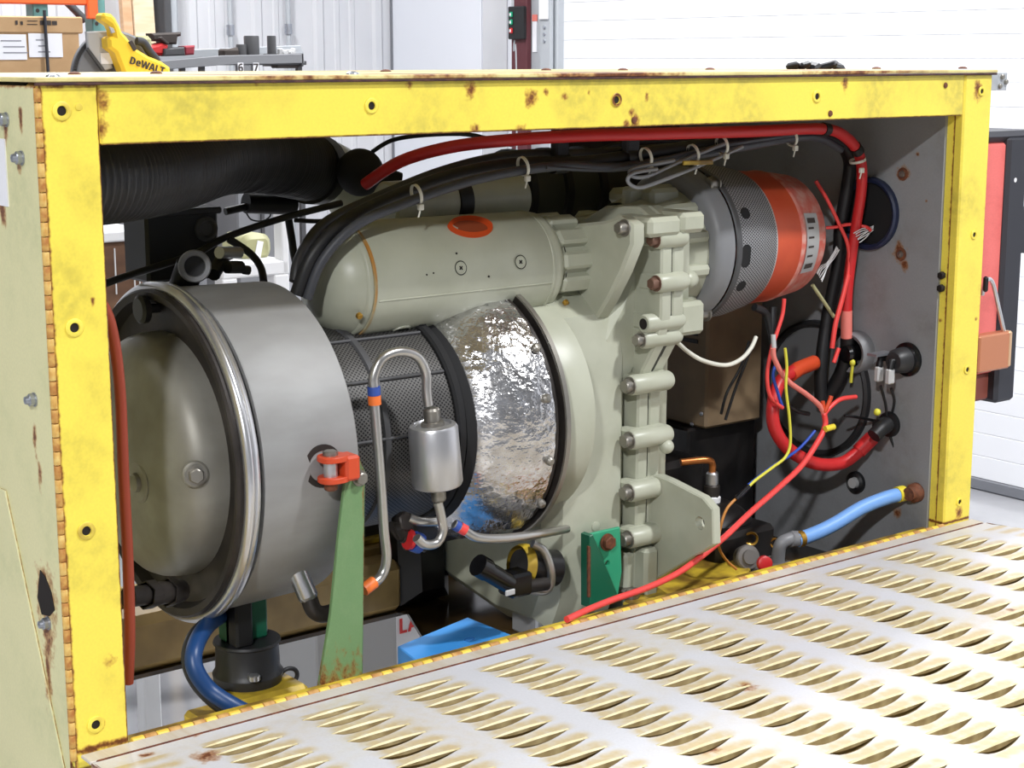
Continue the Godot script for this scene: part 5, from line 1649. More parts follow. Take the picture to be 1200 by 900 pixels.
# ---------------------------------------------------------------- ports, plugs and hoses on the grey end wall
func disc(par, called, p: Vector3, pr: Array, mat, seg := 32):
	var m := MB.new()
	m.lathe(pr, ax(p, Vector3.LEFT), seg)
	return part(par, called, m, mats[mat] if mat is String else mat)
func end_wall_fittings():
	var XW := 1.443
	var p := PX(1020, 250, XW)
	var r: float = (PX(1020, 207, XW).y - PX(1020, 293, XW).y) / 2
	var o := thing("cable_port", Vector3(p.x, p.y - r, p.z), "large round cable port with dark blue rubber rim high on the grey wall", "port")
	var navy: StandardMaterial3D = plain("navy", c8(34, 42, 70), 0.5)
	disc(o, "rim", p, [Vector2(0, r), Vector2(0.008, r), Vector2(0.011, r * 0.95), Vector2(0.008, r * 0.86), Vector2(0.002, r * 0.84)], navy, 40)
	disc(o, "hollow", p, [Vector2(0.0015, r * 0.88), Vector2(0.0015, 0)], "black_matt", 36)
	# big dark ring round the generator opening
	p = PX(958, 455, XW)
	o = thing("large_ring", p + Vector3(0, -0.115, 0), "large dark rubber ring round the grey plate behind the red cable loop", "ring")
	disc(o, "ring", p, [Vector2(0, 0.116), Vector2(0.008, 0.115), Vector2(0.011, 0.11), Vector2(0.008, 0.105), Vector2(0.002, 0.104)], "rubber", 56)
	disc(o, "plate", p, [Vector2(0.003, 0.105), Vector2(0.003, 0)], "plate_dim", 48)
	# terminal ring with black stud
	p = PX(1006, 412, XW)
	o = thing("terminal_ring", p + Vector3(0, -0.035, 0), "pale grey round terminal ring with black stud where the red cable lands", "terminal")
	disc(o, "ring", p, [Vector2(0, 0.035), Vector2(0.02, 0.034), Vector2(0.024, 0.031), Vector2(0.02, 0.024), Vector2(0.005, 0.022)], "mid_grey", 36)
	disc(o, "stud", p, [Vector2(0.005, 0.024), Vector2(0.006, 0.016), Vector2(0.03, 0.016), Vector2(0.034, 0.012), Vector2(0.034, 0)], "black_gloss", 28)
	var m := MB.new()
	m.tube(spline([P(993, 395, -0.185), P(992, 415, -0.19), P(985, 440, -0.2), P(970, 465, -0.22)]), [0.011, 0.0115, 0.0115, 0.0115, 0.0115, 0.0115, 0.012, 0.012, 0.012, 0.012, 0.012, 0.0125, 0.0125, 0.0125, 0.0125, 0.0125, 0.0125, 0.0125, 0.0125], 14)
	part(o, "boot", m, mats["black"])
	m = MB.new()
	m.ball(P(999, 425, -0.17), Vector3(0.005, 0.006, 0.005), 10, 6)
	m.tube([P(999, 428, -0.17), P(997, 448, -0.175)], 0.0028, 7)
	part(o, "yellow_clip", m, mats["yellow_wire"])
	# round socket with two silver terminals
	p = PX(1064, 421, XW)
	o = thing("round_socket", p + Vector3(0, -0.028, 0), "black round socket with two silver push terminals on the grey wall", "socket")
	disc(o, "flange", p, [Vector2(0, 0.0275), Vector2(0.004, 0.027), Vector2(0.006, 0.022), Vector2(0.01, 0.021), Vector2(0.012, 0.017)], "black_gloss", 36)
	disc(o, "barrel", p, [Vector2(0.008, 0.021), Vector2(0.03, 0.019), Vector2(0.036, 0.015), Vector2(0.036, 0)], "rubber", 30)
	m = MB.new()
	m.box(Vector3(-0.035, -0.002, -0.015), Vector3(0.006, 0.002, 0.004), 0.0, Transform3D(Basis.IDENTITY, PX(1042, 414, 1.415)))
	part(o, "bridge", m, mats["zinc"])
	for q in [[1030, 438], [1043, 441]]:
		m = MB.new()
		var c := PX(q[0], q[1], 1.402)
		m.box(c + Vector3(-0.007, -0.012, -0.005), c + Vector3(0.007, 0.012, 0.005), 0.002)
		part(o, "terminal", m, mats["light_grey"])
		m = MB.new()
		m.tube([c + Vector3(0, 0.011, 0), c + Vector3(0.002, 0.024, 0.0), c + Vector3(0.02, 0.024, 0.003)], 0.0055, 8)
		part(o, "boot", m, mats["black"])
	# lower plug with dark flange
	p = PX(1043, 497, XW)
	o = thing("cable_plug", p + Vector3(0, -0.02, 0), "black round plug below the socket where the thick red loop ends", "plug")
	disc(o, "flange", p, [Vector2(0, 0.021), Vector2(0.006, 0.02), Vector2(0.008, 0.014), Vector2(0.02, 0.013), Vector2(0.03, 0.012), Vector2(0.03, 0)], "black", 28)
	m = MB.new()
	m.tube(spline([PX(1040, 497, 1.42), PX(1032, 503, 1.4), PX(1024, 511, 1.385)]), 0.012, 14)
	part(o, "boot", m, mats["black"])
	m = MB.new()
	m.ball(PX(1028, 483, 1.405), Vector3(0.006, 0.006, 0.006), 10, 6)
	part(o, "yellow_cap", m, mats["yellow_wire"])
	# grommet with pale pipe
	p = PX(1004, 565, XW)
	o = thing("wall_grommet", p + Vector3(0, -0.018, 0), "black grommet with pale pipe stub low on the grey wall", "grommet")
	disc(o, "rim", p, [Vector2(0, 0.0185), Vector2(0.006, 0.018), Vector2(0.009, 0.014), Vector2(0.006, 0.01), Vector2(0.002, 0.009)], "black", 28)
	disc(o, "stub", p, [Vector2(0.002, 0.0095), Vector2(0.012, 0.0085), Vector2(0.012, 0)], "light_grey", 20)
	# rusty wall bolts
	for q in [[1058, 204, "rusty bolt high on the grey end wall near the shadow line"], [1056, 298, "rusty bolt on the grey end wall right of the cable port"]]:
		p = PX(q[0], q[1], XW)
		o = thing("wall_bolt", p, q[2], "bolt", "")
		disc(o, "washer", p, [Vector2(0, 0.0105), Vector2(0.0015, 0.0098), Vector2(0.0015, 0)], "bolt_rust", 18)
		disc(o, "nut", p, [Vector2(0.001, 0.006), Vector2(0.005, 0.005), Vector2(0.006, 0)], "bolt_grey", 6)
	# light blue hose to the wall port
	p = PX(1074, 577, XW)
	o = thing("drain_port", p + Vector3(0, -0.014, 0), "dark rusty drain port where the light blue hose meets the wall", "port")
	disc(o, "collar", p, [Vector2(0, 0.016), Vector2(0.008, 0.015), Vector2(0.012, 0.011), Vector2(0.02, 0.011), Vector2(0.02, 0)], "bolt_rust", 24)
	var hs := one("light_blue_hose", tubem([1058, 579, -0.07, 1040, 583, -0.075, 1010, 595, -0.085, 980, 613, -0.09, 958, 624, -0.095, 934, 633, -0.1], 0.0112, 16), mats["sky_hose"], "light blue hose sloping down from the grey wall to the grey elbow", "hose")
	m = MB.new()
	m.tube([P(1051, 580, -0.072), P(1059, 578, -0.07)], 0.0128, 16)
	part(hs, "yellow_clamp", m, mats["yellow_plain"])
	m = MB.new()
	m.tube([P(935, 632, -0.1), P(940, 631, -0.099)], 0.0125, 16)
	part(hs, "brass_clamp", m, mats["brass"])
	o = thing("hose_elbow", P(905, 660, -0.12), "grey pipe elbow at the lower end of the light blue hose", "fitting")
	m = MB.new()
	m.tube(spline([P(940, 631, -0.1), P(925, 632, -0.105), P(915, 638, -0.11), P(912, 652, -0.115), P(912, 672, -0.12)]), 0.0105, 14)
	m.hexbolt(ax(P(934, 632, -0.102), P(924, 632, -0.105) - P(934, 632, -0.102)), 0.0135, 0.014)
	part(o, "elbow", m, mats["mid_grey"])
	o = thing("drain_valve", P(880, 665, -0.13), "grey drain valve with round red cap near the bottom hinge", "valve")
	m = MB.new()
	m.lathe([Vector2(-0.02, 0), Vector2(-0.02, 0.018), Vector2(-0.004, 0.02), Vector2(-0.001, 0.018), Vector2(0.0, 0.012), Vector2(0.004, 0.011), Vector2(0.004, 0)], ax(P(878, 653, -0.13), Vector3(-0.3, 0.3, 0.9)), 24)
	m.box(Vector3(-0.015, -0.02, -0.03), Vector3(0.05, 0.004, 0.02), 0.005, Transform3D(Basis.IDENTITY, P(895, 664, -0.12)))
	part(o, "body", m, mats["valve_grey"])
	m = MB.new()
	m.lathe([Vector2(0, 0.012), Vector2(0.007, 0.0115), Vector2(0.009, 0.008), Vector2(0.009, 0)], ax(P(895, 660, -0.1), Vector3(-0.4, 0.2, 0.9)), 20)
	part(o, "red_cap", m, mats["red_cable"])
	for q in [[880, 631, 0.0105], [908, 636, 0.008]]:
		m = MB.new()
		m.lathe([Vector2(0, q[2]), Vector2(0.003, q[2] * 1.1), Vector2(0.006, q[2]), Vector2(0.004, q[2] * 0.75), Vector2(0.0, q[2] * 0.7)], ax(P(q[0], q[1], -0.17), Vector3(-0.6, 0.1, 0.8)), 20)
		part(o, "brass_ring", m, mats["brass"])
	m = MB.new()
	m.box(Vector3(-0.06, -0.05, -0.08), Vector3(0.07, 0.02, -0.02), 0.008, Transform3D(Basis.IDENTITY, P(885, 640, -0.15)))
	part(o, "manifold", m, mats["black_oil"])
	# copper elbow into a black vessel
	o = thing("black_vessel", P(835, 620, -0.25), "black oily vessel with chrome nut and copper elbow behind the foot plate", "vessel")
	p = P(834, 585, -0.25)
	m = MB.new()
	m.lathe([Vector2(-0.16, 0.0), Vector2(-0.16, 0.07), Vector2(-0.03, 0.065), Vector2(-0.015, 0.05), Vector2(-0.004, 0.03), Vector2(-0.004, 0.0)], ax(p, Vector3.UP), 32)
	part(o, "tank", m, mats["black_oil"])
	m = MB.new()
	m.lathe([Vector2(-0.004, 0.014), Vector2(0.004, 0.0145), Vector2(0.006, 0.012)], ax(p, Vector3.UP), 22)
	part(o, "white_ring", m, mats["white"])
	m = MB.new()
	m.hexbolt(ax(p + Vector3(0, 0.005, 0), Vector3.UP), 0.0135, 0.02)
	part(o, "lower_nut", m, mats["steel_sooty"])
	m = MB.new()
	m.hexbolt(ax(p + Vector3(0, 0.025, 0), Vector3.UP), 0.0105, 0.02)
	part(o, "upper_nut", m, mats["alu"])
	m = MB.new()
	m.tube(spline([p + Vector3(0, 0.044, 0), p + Vector3(0, 0.056, 0), p + Vector3(-0.006, 0.064, 0), p + Vector3(-0.02, 0.066, -0.005), p + Vector3(-0.05, 0.064, -0.02)]), 0.0058, 10)
	part(o, "copper_elbow", m, mats["copper"])
	# black actuator behind the foot plate
	m = MB.new()
	p = P(797, 555, -0.3)
	m.box(p + Vector3(-0.05, -0.14, -0.08), p + Vector3(0.06, 0.02, 0.0), 0.01)
	one("pump_block", m, mats["black_oil"], "black oily pump block in the shadow behind the gearbox flange", "pump")

# ---------------------------------------------------------------- cables
func tie(p0: Vector3, d: Vector3, r: float, mat = "white_tie"):
	var m := MB.new()
	m.lathe([Vector2(-0.002, r - 0.0005), Vector2(-0.002, r + 0.0012), Vector2(0.002, r + 0.0012), Vector2(0.002, r - 0.0005)], ax(p0, d), 18)
	m.box(Vector3(-0.004, -r - 0.007, r * 0.5), Vector3(0.004, -r + 0.001, r * 0.5 + 0.006), 0.001, Transform3D(Basis.IDENTITY, p0))
	m.tube([p0 + Vector3(0, -r - 0.004, r * 0.5 + 0.003), p0 + Vector3(-0.003, -r - 0.016, r * 0.5 + 0.002)], 0.0013, 6)
	return m
func cables():
	var red := one("battery_cable", tubem([428, 216, -0.36, 470, 189, -0.3, 530, 172, -0.24, 600, 164, -0.19, 680, 159, -0.15, 760, 157, -0.12, 880, 154, -0.11, 962, 151, -0.115, 990, 160, -0.125, 1007, 182, -0.135, 1010, 215, -0.15, 1004, 260, -0.17, 998, 300, -0.18, 993, 345, -0.185, 992, 398, -0.185], 0.0085, 14), mats["red_cable"], "thick red battery cable arching under the roof and down the grey wall", "cable")
	var m := MB.new()
	m.tube([P(992, 364, -0.1852), P(992, 396, -0.1852)], 0.0094, 14)
	part(red, "faded_sleeve", m, mats["red_pale"], "faded pink sleeve at the lower end")
	m = MB.new()
	m.tube([P(964, 151, -0.115), P(970, 152, -0.117)], 0.0098, 12)
	part(red, "black_tape", m, mats["black"])
	m = MB.new()
	m.tube([P(1002, 172, -0.13), P(1006, 178, -0.133)], 0.0098, 12)
	part(red, "black_tape", m, mats["black"])
	# dark looms that run with it; each one is its own cable
	var looms := [
		[[348, 345, -0.2, 366, 300, -0.19, 402, 262, -0.19, 455, 234, -0.2, 530, 206, -0.2, 610, 192, -0.19, 690, 190, -0.17, 770, 178, -0.15, 860, 165, -0.14, 940, 156, -0.14, 985, 165, -0.15, 1000, 190, -0.16], 0.0095, "black", "thick black cable sweeping from the starter cap along the roof to the right"],
		[[360, 350, -0.19, 378, 305, -0.18, 415, 266, -0.17, 470, 240, -0.17, 560, 210, -0.17, 650, 195, -0.16, 720, 196, -0.15, 790, 186, -0.14, 870, 172, -0.13, 950, 160, -0.135, 985, 175, -0.15], 0.0065, "grey_cable", "dark grey cable below the thick black one above the starter"],
		[[345, 330, -0.21, 352, 300, -0.22, 380, 262, -0.24, 440, 232, -0.26, 520, 200, -0.24, 600, 182, -0.22, 690, 180, -0.2, 800, 172, -0.16, 900, 160, -0.15, 960, 156, -0.15], 0.007, "rubber", "black cable nearest the roof beam behind the other looms"],
		[[640, 196, -0.155, 700, 199, -0.15, 745, 193, -0.14, 790, 183, -0.13, 850, 170, -0.125, 930, 158, -0.125], 0.003, "grey_cable", "thin grey wire lying along the front of the looms"]]
	for l in looms:
		wire("loom_cable", l[0], l[1], mats[l[2]], l[3], "", 10, "cable")
	wire("grey_wire", [850, 168, -0.12, 800, 188, -0.12, 765, 204, -0.12, 748, 208, -0.12, 738, 204, -0.12, 745, 197, -0.12, 790, 188, -0.12], 0.0028, mats["mid_grey"], "grey wire folded back in a narrow loop below the looms", "", 8)
	wire("grey_wire", [870, 172, -0.115, 820, 194, -0.115, 770, 214, -0.115, 748, 220, -0.115, 736, 213, -0.115, 742, 203, -0.115, 770, 198, -0.115], 0.0028, mats["mid_grey"], "grey wire in the wider loop that hangs lowest under the looms", "", 8)
	wire("thin_black_cable", [436, 178, -0.42, 458, 165, -0.4, 490, 159, -0.36, 540, 157, -0.32, 570, 162, -0.3, 600, 170, -0.28], 0.0032, mats["black"], "thin black cable arching from the rubber cap just under the beam", "", 8, "cable")
	wire("thin_black_cable", [690, 182, -0.3, 720, 170, -0.3, 760, 165, -0.28, 820, 165, -0.26], 0.0035, mats["black"], "thin black cable crossing the bright gap right of the bracket", "", 8, "cable")
	wire("black_cable", [118, 334, -0.3, 150, 323, -0.33, 185, 312, -0.36, 230, 297, -0.37, 265, 278, -0.38, 330, 256, -0.38, 400, 238, -0.38], 0.0048, mats["black"], "black cable rising from the left post to the metal elbow", "", 9, "cable")
	wire("black_cable", [268, 280, -0.37, 292, 296, -0.36, 305, 312, -0.34, 309, 330, -0.32], 0.0052, mats["black"], "short black cable drooping onto the drum", "", 9, "cable")
	wire("black_cable", [338, 255, -0.4, 342, 280, -0.4, 345, 300, -0.4, 352, 330, -0.38], 0.0055, mats["black"], "black cable hanging straight down left of the starter cap", "", 9, "cable")
	wire("black_cable", [345, 258, -0.39, 380, 259, -0.38, 420, 252, -0.36], 0.0032, mats["black"], "thin black cable running level into the looms", "", 8, "cable")
	wire("black_conduit", [985, 165, -0.17, 996, 190, -0.18, 992, 225, -0.19, 985, 265, -0.2, 982, 310, -0.21, 970, 370, -0.22, 962, 430, -0.22, 962, 470, -0.22], 0.0105, mats["black"], "thick black conduit hanging behind the red battery cable", "", 12, "conduit")
	# white ties and roof clips
	var ties := [[488, 228, -0.175, "white cable tie above the left end of the starter"], [613, 195, -0.165, "white cable tie above the oval plug"], [757, 184, -0.13, "white cable tie over the narrow grey wire loop"], [812, 180, -0.125, "white cable tie beside the yellow strip"], [846, 170, -0.12, "white cable tie right of the yellow strip"], [927, 161, -0.12, "white cable tie on the looms above the alternator"]]
	for q in ties:
		one("cable_tie", tie(P(q[0], q[1], q[2]), Vector3(1, 0.2, 0.1), 0.0125), mats["white_tie"], q[3], "cable tie", "")
	one("cable_tie", tie(P(1005, 188, -0.137), Vector3(0.3, -1, 0), 0.012), mats["white_tie"], "white cable tie on the red battery cable at its bend", "cable tie", "")
	for q in [[655, 165, -0.2, "black roof clip holding the cables left of the bright gap"], [738, 160, -0.16, "black roof clip just below the beam near its middle"]]:
		m = MB.new()
		var c := P(q[0], q[1], q[2])
		m.box(c + Vector3(-0.012, -0.035, -0.006), c + Vector3(0.012, 0.03, 0.01), 0.003)
		m.lathe([Vector2(-0.012, 0.015), Vector2(0.012, 0.015)], ax(c + Vector3(0, -0.03, 0), Vector3.RIGHT), 16)
		one("roof_clip", m, mats["black"], q[3], "clip", "")
	m = MB.new()
	var ya := P(800, 191, -0.11)
	m.box(Vector3(0, -0.003, -0.002), Vector3(0.058, 0.003, 0.002), 0.001, Transform3D(Basis(Vector3(0, 0, 1), -0.02), ya))
	one("yellow_strip", m, mats["yellow_dirty"], "flat yellow plastic strip tucked under the looms", "strip")
	# red and coloured wires by the end wall
	var rw = mats["red_wire"]
	wire("red_wire", [956, 212, -0.2, 970, 235, -0.19, 984, 264, -0.185, 993, 285, -0.18, 995, 305, -0.18, 993, 325, -0.18], 0.0032, rw, "red wire slanting from the alternator top to the battery cable")
	wire("red_wire", [968, 267, -0.2, 980, 266, -0.19, 996, 263, -0.18, 1015, 266, -0.16, 1020, 270, -0.15], 0.0028, rw, "short red wire crossing behind the battery cable at the port")
	wire("red_wire", [994, 322, -0.178, 987, 350, -0.178, 979, 380, -0.178, 975, 408, -0.178], 0.0042, rw, "red wire hanging beside the faded pink sleeve")
	wire("red_wire", [983, 408, -0.165, 977, 425, -0.165], 0.0035, rw, "short red wire stub in front of the black stud")
	wire("red_wire", [919, 350, -0.15, 917, 368, -0.15, 911, 388, -0.15, 904, 410, -0.15, 899, 440, -0.15, 903, 465, -0.15, 917, 478, -0.15], 0.0032, rw, "red wire curving down from under the alternator on the left")
	wire("red_wire", [906, 408, -0.14, 908, 422, -0.14, 922, 445, -0.14, 945, 462, -0.14, 960, 475, -0.14, 966, 487, -0.14], 0.0042, mats["red_pale"], "pale red wire sloping to the wire knot")
	wire("red_wire", [965, 487, -0.138, 973, 477, -0.138, 985, 468, -0.138, 1003, 465, -0.138], 0.0038, rw, "red wire bending right from the wire knot")
	wire("red_wire", [964, 470, -0.14, 966, 482, -0.138, 972, 470, -0.138, 974, 464, -0.138], 0.0036, mats["orange_red"], "short orange red wire looped at the wire knot")
	var lw := one("long_red_wire", tubem([966, 486, -0.138, 967, 498, -0.136, 961, 513, -0.13, 940, 545, -0.115, 912, 572, -0.1, 880, 600, -0.085, 845, 633, -0.065, 800, 668, -0.045, 760, 688, -0.03, 720, 702, -0.018, 690, 714, -0.01, 664, 726, 0.004], 0.0046, 9, 6), rw, "long red wire running from the wire knot down to the bottom hinge", "wire")
	m = MB.new()
	m.tube([P(967, 503, -0.128), P(977, 500, -0.128)], 0.005, 9)
	part(lw, "yellow_cap", m, mats["yellow_plain"])
	var lp := one("red_cable_loop", tubem([955, 424, -0.21, 935, 432, -0.2, 914, 448, -0.19, 906, 475, -0.18, 908, 502, -0.175, 925, 527, -0.165, 955, 543, -0.155, 985, 543, -0.15, 1005, 530, -0.145, 1024, 511, -0.135], 0.0105, 14), mats["red_cable"], "thick red cable loop hanging low on the grey wall", "cable")
	m = MB.new()
	m.tube([P(1006, 529, -0.1445), P(1022, 513, -0.136)], 0.0125, 14)
	part(lp, "heat_sleeve", m, mats["red_cable"])
	m = MB.new()
	m.tube([P(954, 425, -0.209), P(936, 432, -0.2), P(926, 439, -0.196)], 0.0122, 14)
	part(lp, "heat_sleeve", m, mats["orange_red"])
	wire("yellow_wire", [920, 408, -0.13, 922, 430, -0.13, 921, 455, -0.13, 925, 490, -0.13, 926, 520, -0.128, 920, 536, -0.126, 905, 548, -0.122, 885, 563, -0.118, 876, 572, -0.115], 0.0024, mats["yellow_wire"], "thin yellow green wire hanging in front of the thick red loop")
	wire("blue_wire", [955, 505, -0.14, 935, 527, -0.135, 905, 547, -0.125, 885, 562, -0.12, 874, 571, -0.117], 0.0024, mats["blue_wire"], "thin blue wire joining the yellow green wire at the crimp")
	wire("blue_wire", [910, 425, -0.152, 906, 440, -0.152, 912, 462, -0.152, 917, 478, -0.152], 0.0026, mats["blue_wire"], "short blue wire inside the left red wire curve")
	m = MB.new()
	m.tube([P(877, 570, -0.116), P(868, 579, -0.113), P(862, 585, -0.111)], [0.0045, 0.005, 0.0035], 9)
	one("crimp_joint", m, mats["black_gloss"], "black crimp joint between the blue and orange wires", "crimp")
	wire("orange_wire", [864, 583, -0.112, 852, 596, -0.11, 845, 615, -0.108, 842, 638, -0.106, 850, 655, -0.104, 863, 667, -0.1], 0.0022, mats["orange_wire"], "thin orange wire curving from the crimp joint to the pan")
	wire("white_wire", [793, 400, -0.17, 806, 412, -0.165, 825, 423, -0.16, 850, 428, -0.16, 868, 421, -0.16, 880, 408, -0.16, 886, 395, -0.165], 0.0034, mats["white_tie"], "white wire sagging between the gearbox and the alternator")
	wire("pale_wire", [952, 334, -0.2, 963, 350, -0.2, 977, 371, -0.2], 0.003, mats["jug"], "pale yellow wire leaving the alternator end")
	for q in [[[885, 395, -0.2, 874, 425, -0.21, 862, 455, -0.22, 850, 492, -0.23], "black wire trailing over the tan box on the right"], [[878, 400, -0.21, 868, 430, -0.22, 852, 460, -0.23, 845, 485, -0.24], "black wire trailing over the tan box on the left"]]:
		wire("black_wire", q[0], 0.0024, mats["black"], q[1])
	wire("black_wire", [1032, 452, -0.11, 1038, 475, -0.11, 1040, 500, -0.11, 1050, 528, -0.1, 1064, 535, -0.09, 1082, 528, -0.07, 1095, 517, -0.05, 1109, 504, -0.035], 0.0022, mats["black"], "black wire running from the silver terminals to the right post")
	wire("black_wire", [1044, 455, -0.1, 1048, 470, -0.1, 1044, 490, -0.11], 0.0022, mats["black"], "short black wire from the right silver terminal")
	wire("black_wire", [990, 487, -0.14, 1010, 490, -0.14, 1030, 494, -0.135], 0.0024, mats["black"], "black wire running level into the round plug")
	wire("black_wire", [924, 475, -0.16, 935, 482, -0.16, 948, 485, -0.158], 0.0036, mats["black"], "short stiff black wire left of the wire knot")
	for q in [[[884, 360, -0.17, 898, 368, -0.17, 904, 392, -0.165], "black wire bundle hanging under the alternator collar"], [[906, 360, -0.17, 905, 385, -0.165, 907, 410, -0.16], "black wire bundle beside the left red wire"]]:
		wire("wire_bundle", q[0], 0.006, mats["black"], q[1], "", 9, "wires")
	m = MB.new()
	m.tube([P(906, 392, -0.145), P(907, 408, -0.142)], 0.0038, 9)
	one("wire_splice", m, mats["light_grey"], "small silver wire splice above the pale red wire", "splice")
	for s in [[[[960, 325], [964, 318], [970, 310], [976, 300], [982, 291]], "frayed white wire ends hanging at the alternator end"], [[[1004, 278], [1012, 274], [1020, 269], [1030, 264]], "frayed white wire ends in front of the blue rimmed port"]]:
		m = MB.new()
		for k in 6:
			var l := []
			for q in s[0]:
				var i: int = s[0].find(q)
				l.append(P(q[0] + rng.randf_range(-1, 1) + (k - 2.5) * (1.1 if i < 2 else 0.5), q[1] + rng.randf_range(-1, 1) + (k - 2.5) * (2.2 if i < 2 else 0.7), -0.19 if s[0].size() == 5 else -0.16))
			m.tube(spline(l, 4), 0.0009, 5)
		one("frayed_wires", m, mats["white"], s[1], "wires", "")

# ---------------------------------------------------------------- things right of the enclosure
func right_side():
	var o := thing("red_case", P(1165, 470, -0.12), "scuffed red case with black frame beside the right yellow post", "case")
	var a := P(1150, 168, -0.12)
	var b := P(1182, 420, -0.12)
	var xa := W + 0.012
	var m := MB.new()
	m.box(Vector3(xa, b.y - 0.02, -0.36), Vector3(b.x, P(1180, 166, -0.12).y, -0.12), 0.006)
	part(o, "red_shell", m, mats["case_red"])
	m = MB.new()
	var c := P(1181, 180, -0.115)
	var x2 := P(1202, 300, -0.115).x
	m.box(Vector3(xa + 0.01, P(1180, 166, -0.12).y, -0.36), Vector3(x2 + 0.03, P(1180, 158, -0.115).y + 0.006, -0.115), 0.012)
	m.box(Vector3(c.x, P(1180, 470, -0.115).y, -0.36), Vector3(x2 - 0.012, P(1180, 160, -0.115).y, -0.112), 0.006)
	m.box(Vector3(x2 - 0.015, P(1190, 300, -0.115).y, -0.35), Vector3(x2 + 0.03, P(1190, 245, -0.115).y, -0.13), 0.004)
	part(o, "black_frame", m, mats["case_black"])
	m = MB.new()
	m.lathe([Vector2(0, 0.0), Vector2(0, 0.004)], ax(P(1190, 211, -0.1118), Vector3.BACK), 12)
	part(o, "rivet", m, mats["white"])
	m = MB.new()
	m.box(Vector3(xa, P(1160, 470, -0.12).y, -0.34), Vector3(P(1166, 440, -0.12).x, b.y - 0.019, -0.13), 0.004)
	part(o, "brown_foot", m, mats["case_brown"])
	m = MB.new()
	m.box(Vector3(xa, -0.8, -0.32), Vector3(P(1166, 440, -0.12).x - 0.01, P(1160, 470, -0.12).y, -0.2), 0.004)
	part(o, "stand", m, mats["case_black"])
	# padlock
	o = thing("padlock", P(1165, 432, -0.055), "brass padlock hanging by its long shackle on the right post", "padlock")
	m = MB.new()
	a = P(1147, 394, -0.055)
	b = P(1182, 431, -0.055)
	m.box(Vector3(a.x, b.y, -0.075), Vector3(b.x, a.y, -0.052), 0.003)
	part(o, "lock_body", m, mats["lock_body"])
	m = MB.new()
	m.box(Vector3(b.x - 0.008, b.y + 0.002, -0.073), Vector3(b.x + 0.0015, a.y + 0.001, -0.0505), 0.003)
	part(o, "side_plate", m, mats["lock_side"])
	m = MB.new()
	m.tube(spline([P(1178, 396, -0.062), P(1170, 360, -0.062), P(1164, 334, -0.062), P(1159, 327, -0.062), P(1154, 332, -0.062), P(1151, 345, -0.07)], 6), 0.0036, 10)
	part(o, "shackle", m, mats["chrome"])
	o = thing("hasp", P(1157, 340, -0.05), "black hasp staple on the right post holding the padlock", "hasp")
	m = MB.new()
	m.box(P(1150, 342, -0.06), P(1160, 324, -0.05), 0.003)
	part(o, "staple", m, mats["black"])
	for y in [322, 337]:
		m = MB.new()
		m.hexbolt(ax(Vector3(1.4478, P(1114, y, -0.02).y, -0.024), Vector3.LEFT), 0.006, 0.008)
		part(o, "screw", m, mats["bore"])
	# galvanised bracket at the top corner
	o = thing("corner_bracket", P(1172, 106, -0.02), "small galvanised bracket with bolts at the top right corner", "bracket")
	m = MB.new()
	a = P(1163, 106, -0.02)
	b = P(1181, 85, -0.02)
	m.box(Vector3(W - 0.002, a.y, -0.03), Vector3(b.x, b.y, -0.02), 0.001)
	part(o, "plate", m, mats["galv"])
	for q in [[1174, 90], [1178, 96], [1171, 101]]: bolt(o, P(q[0], q[1], -0.02), Vector3.BACK, 0.004, 0.004, "bolt_grey")

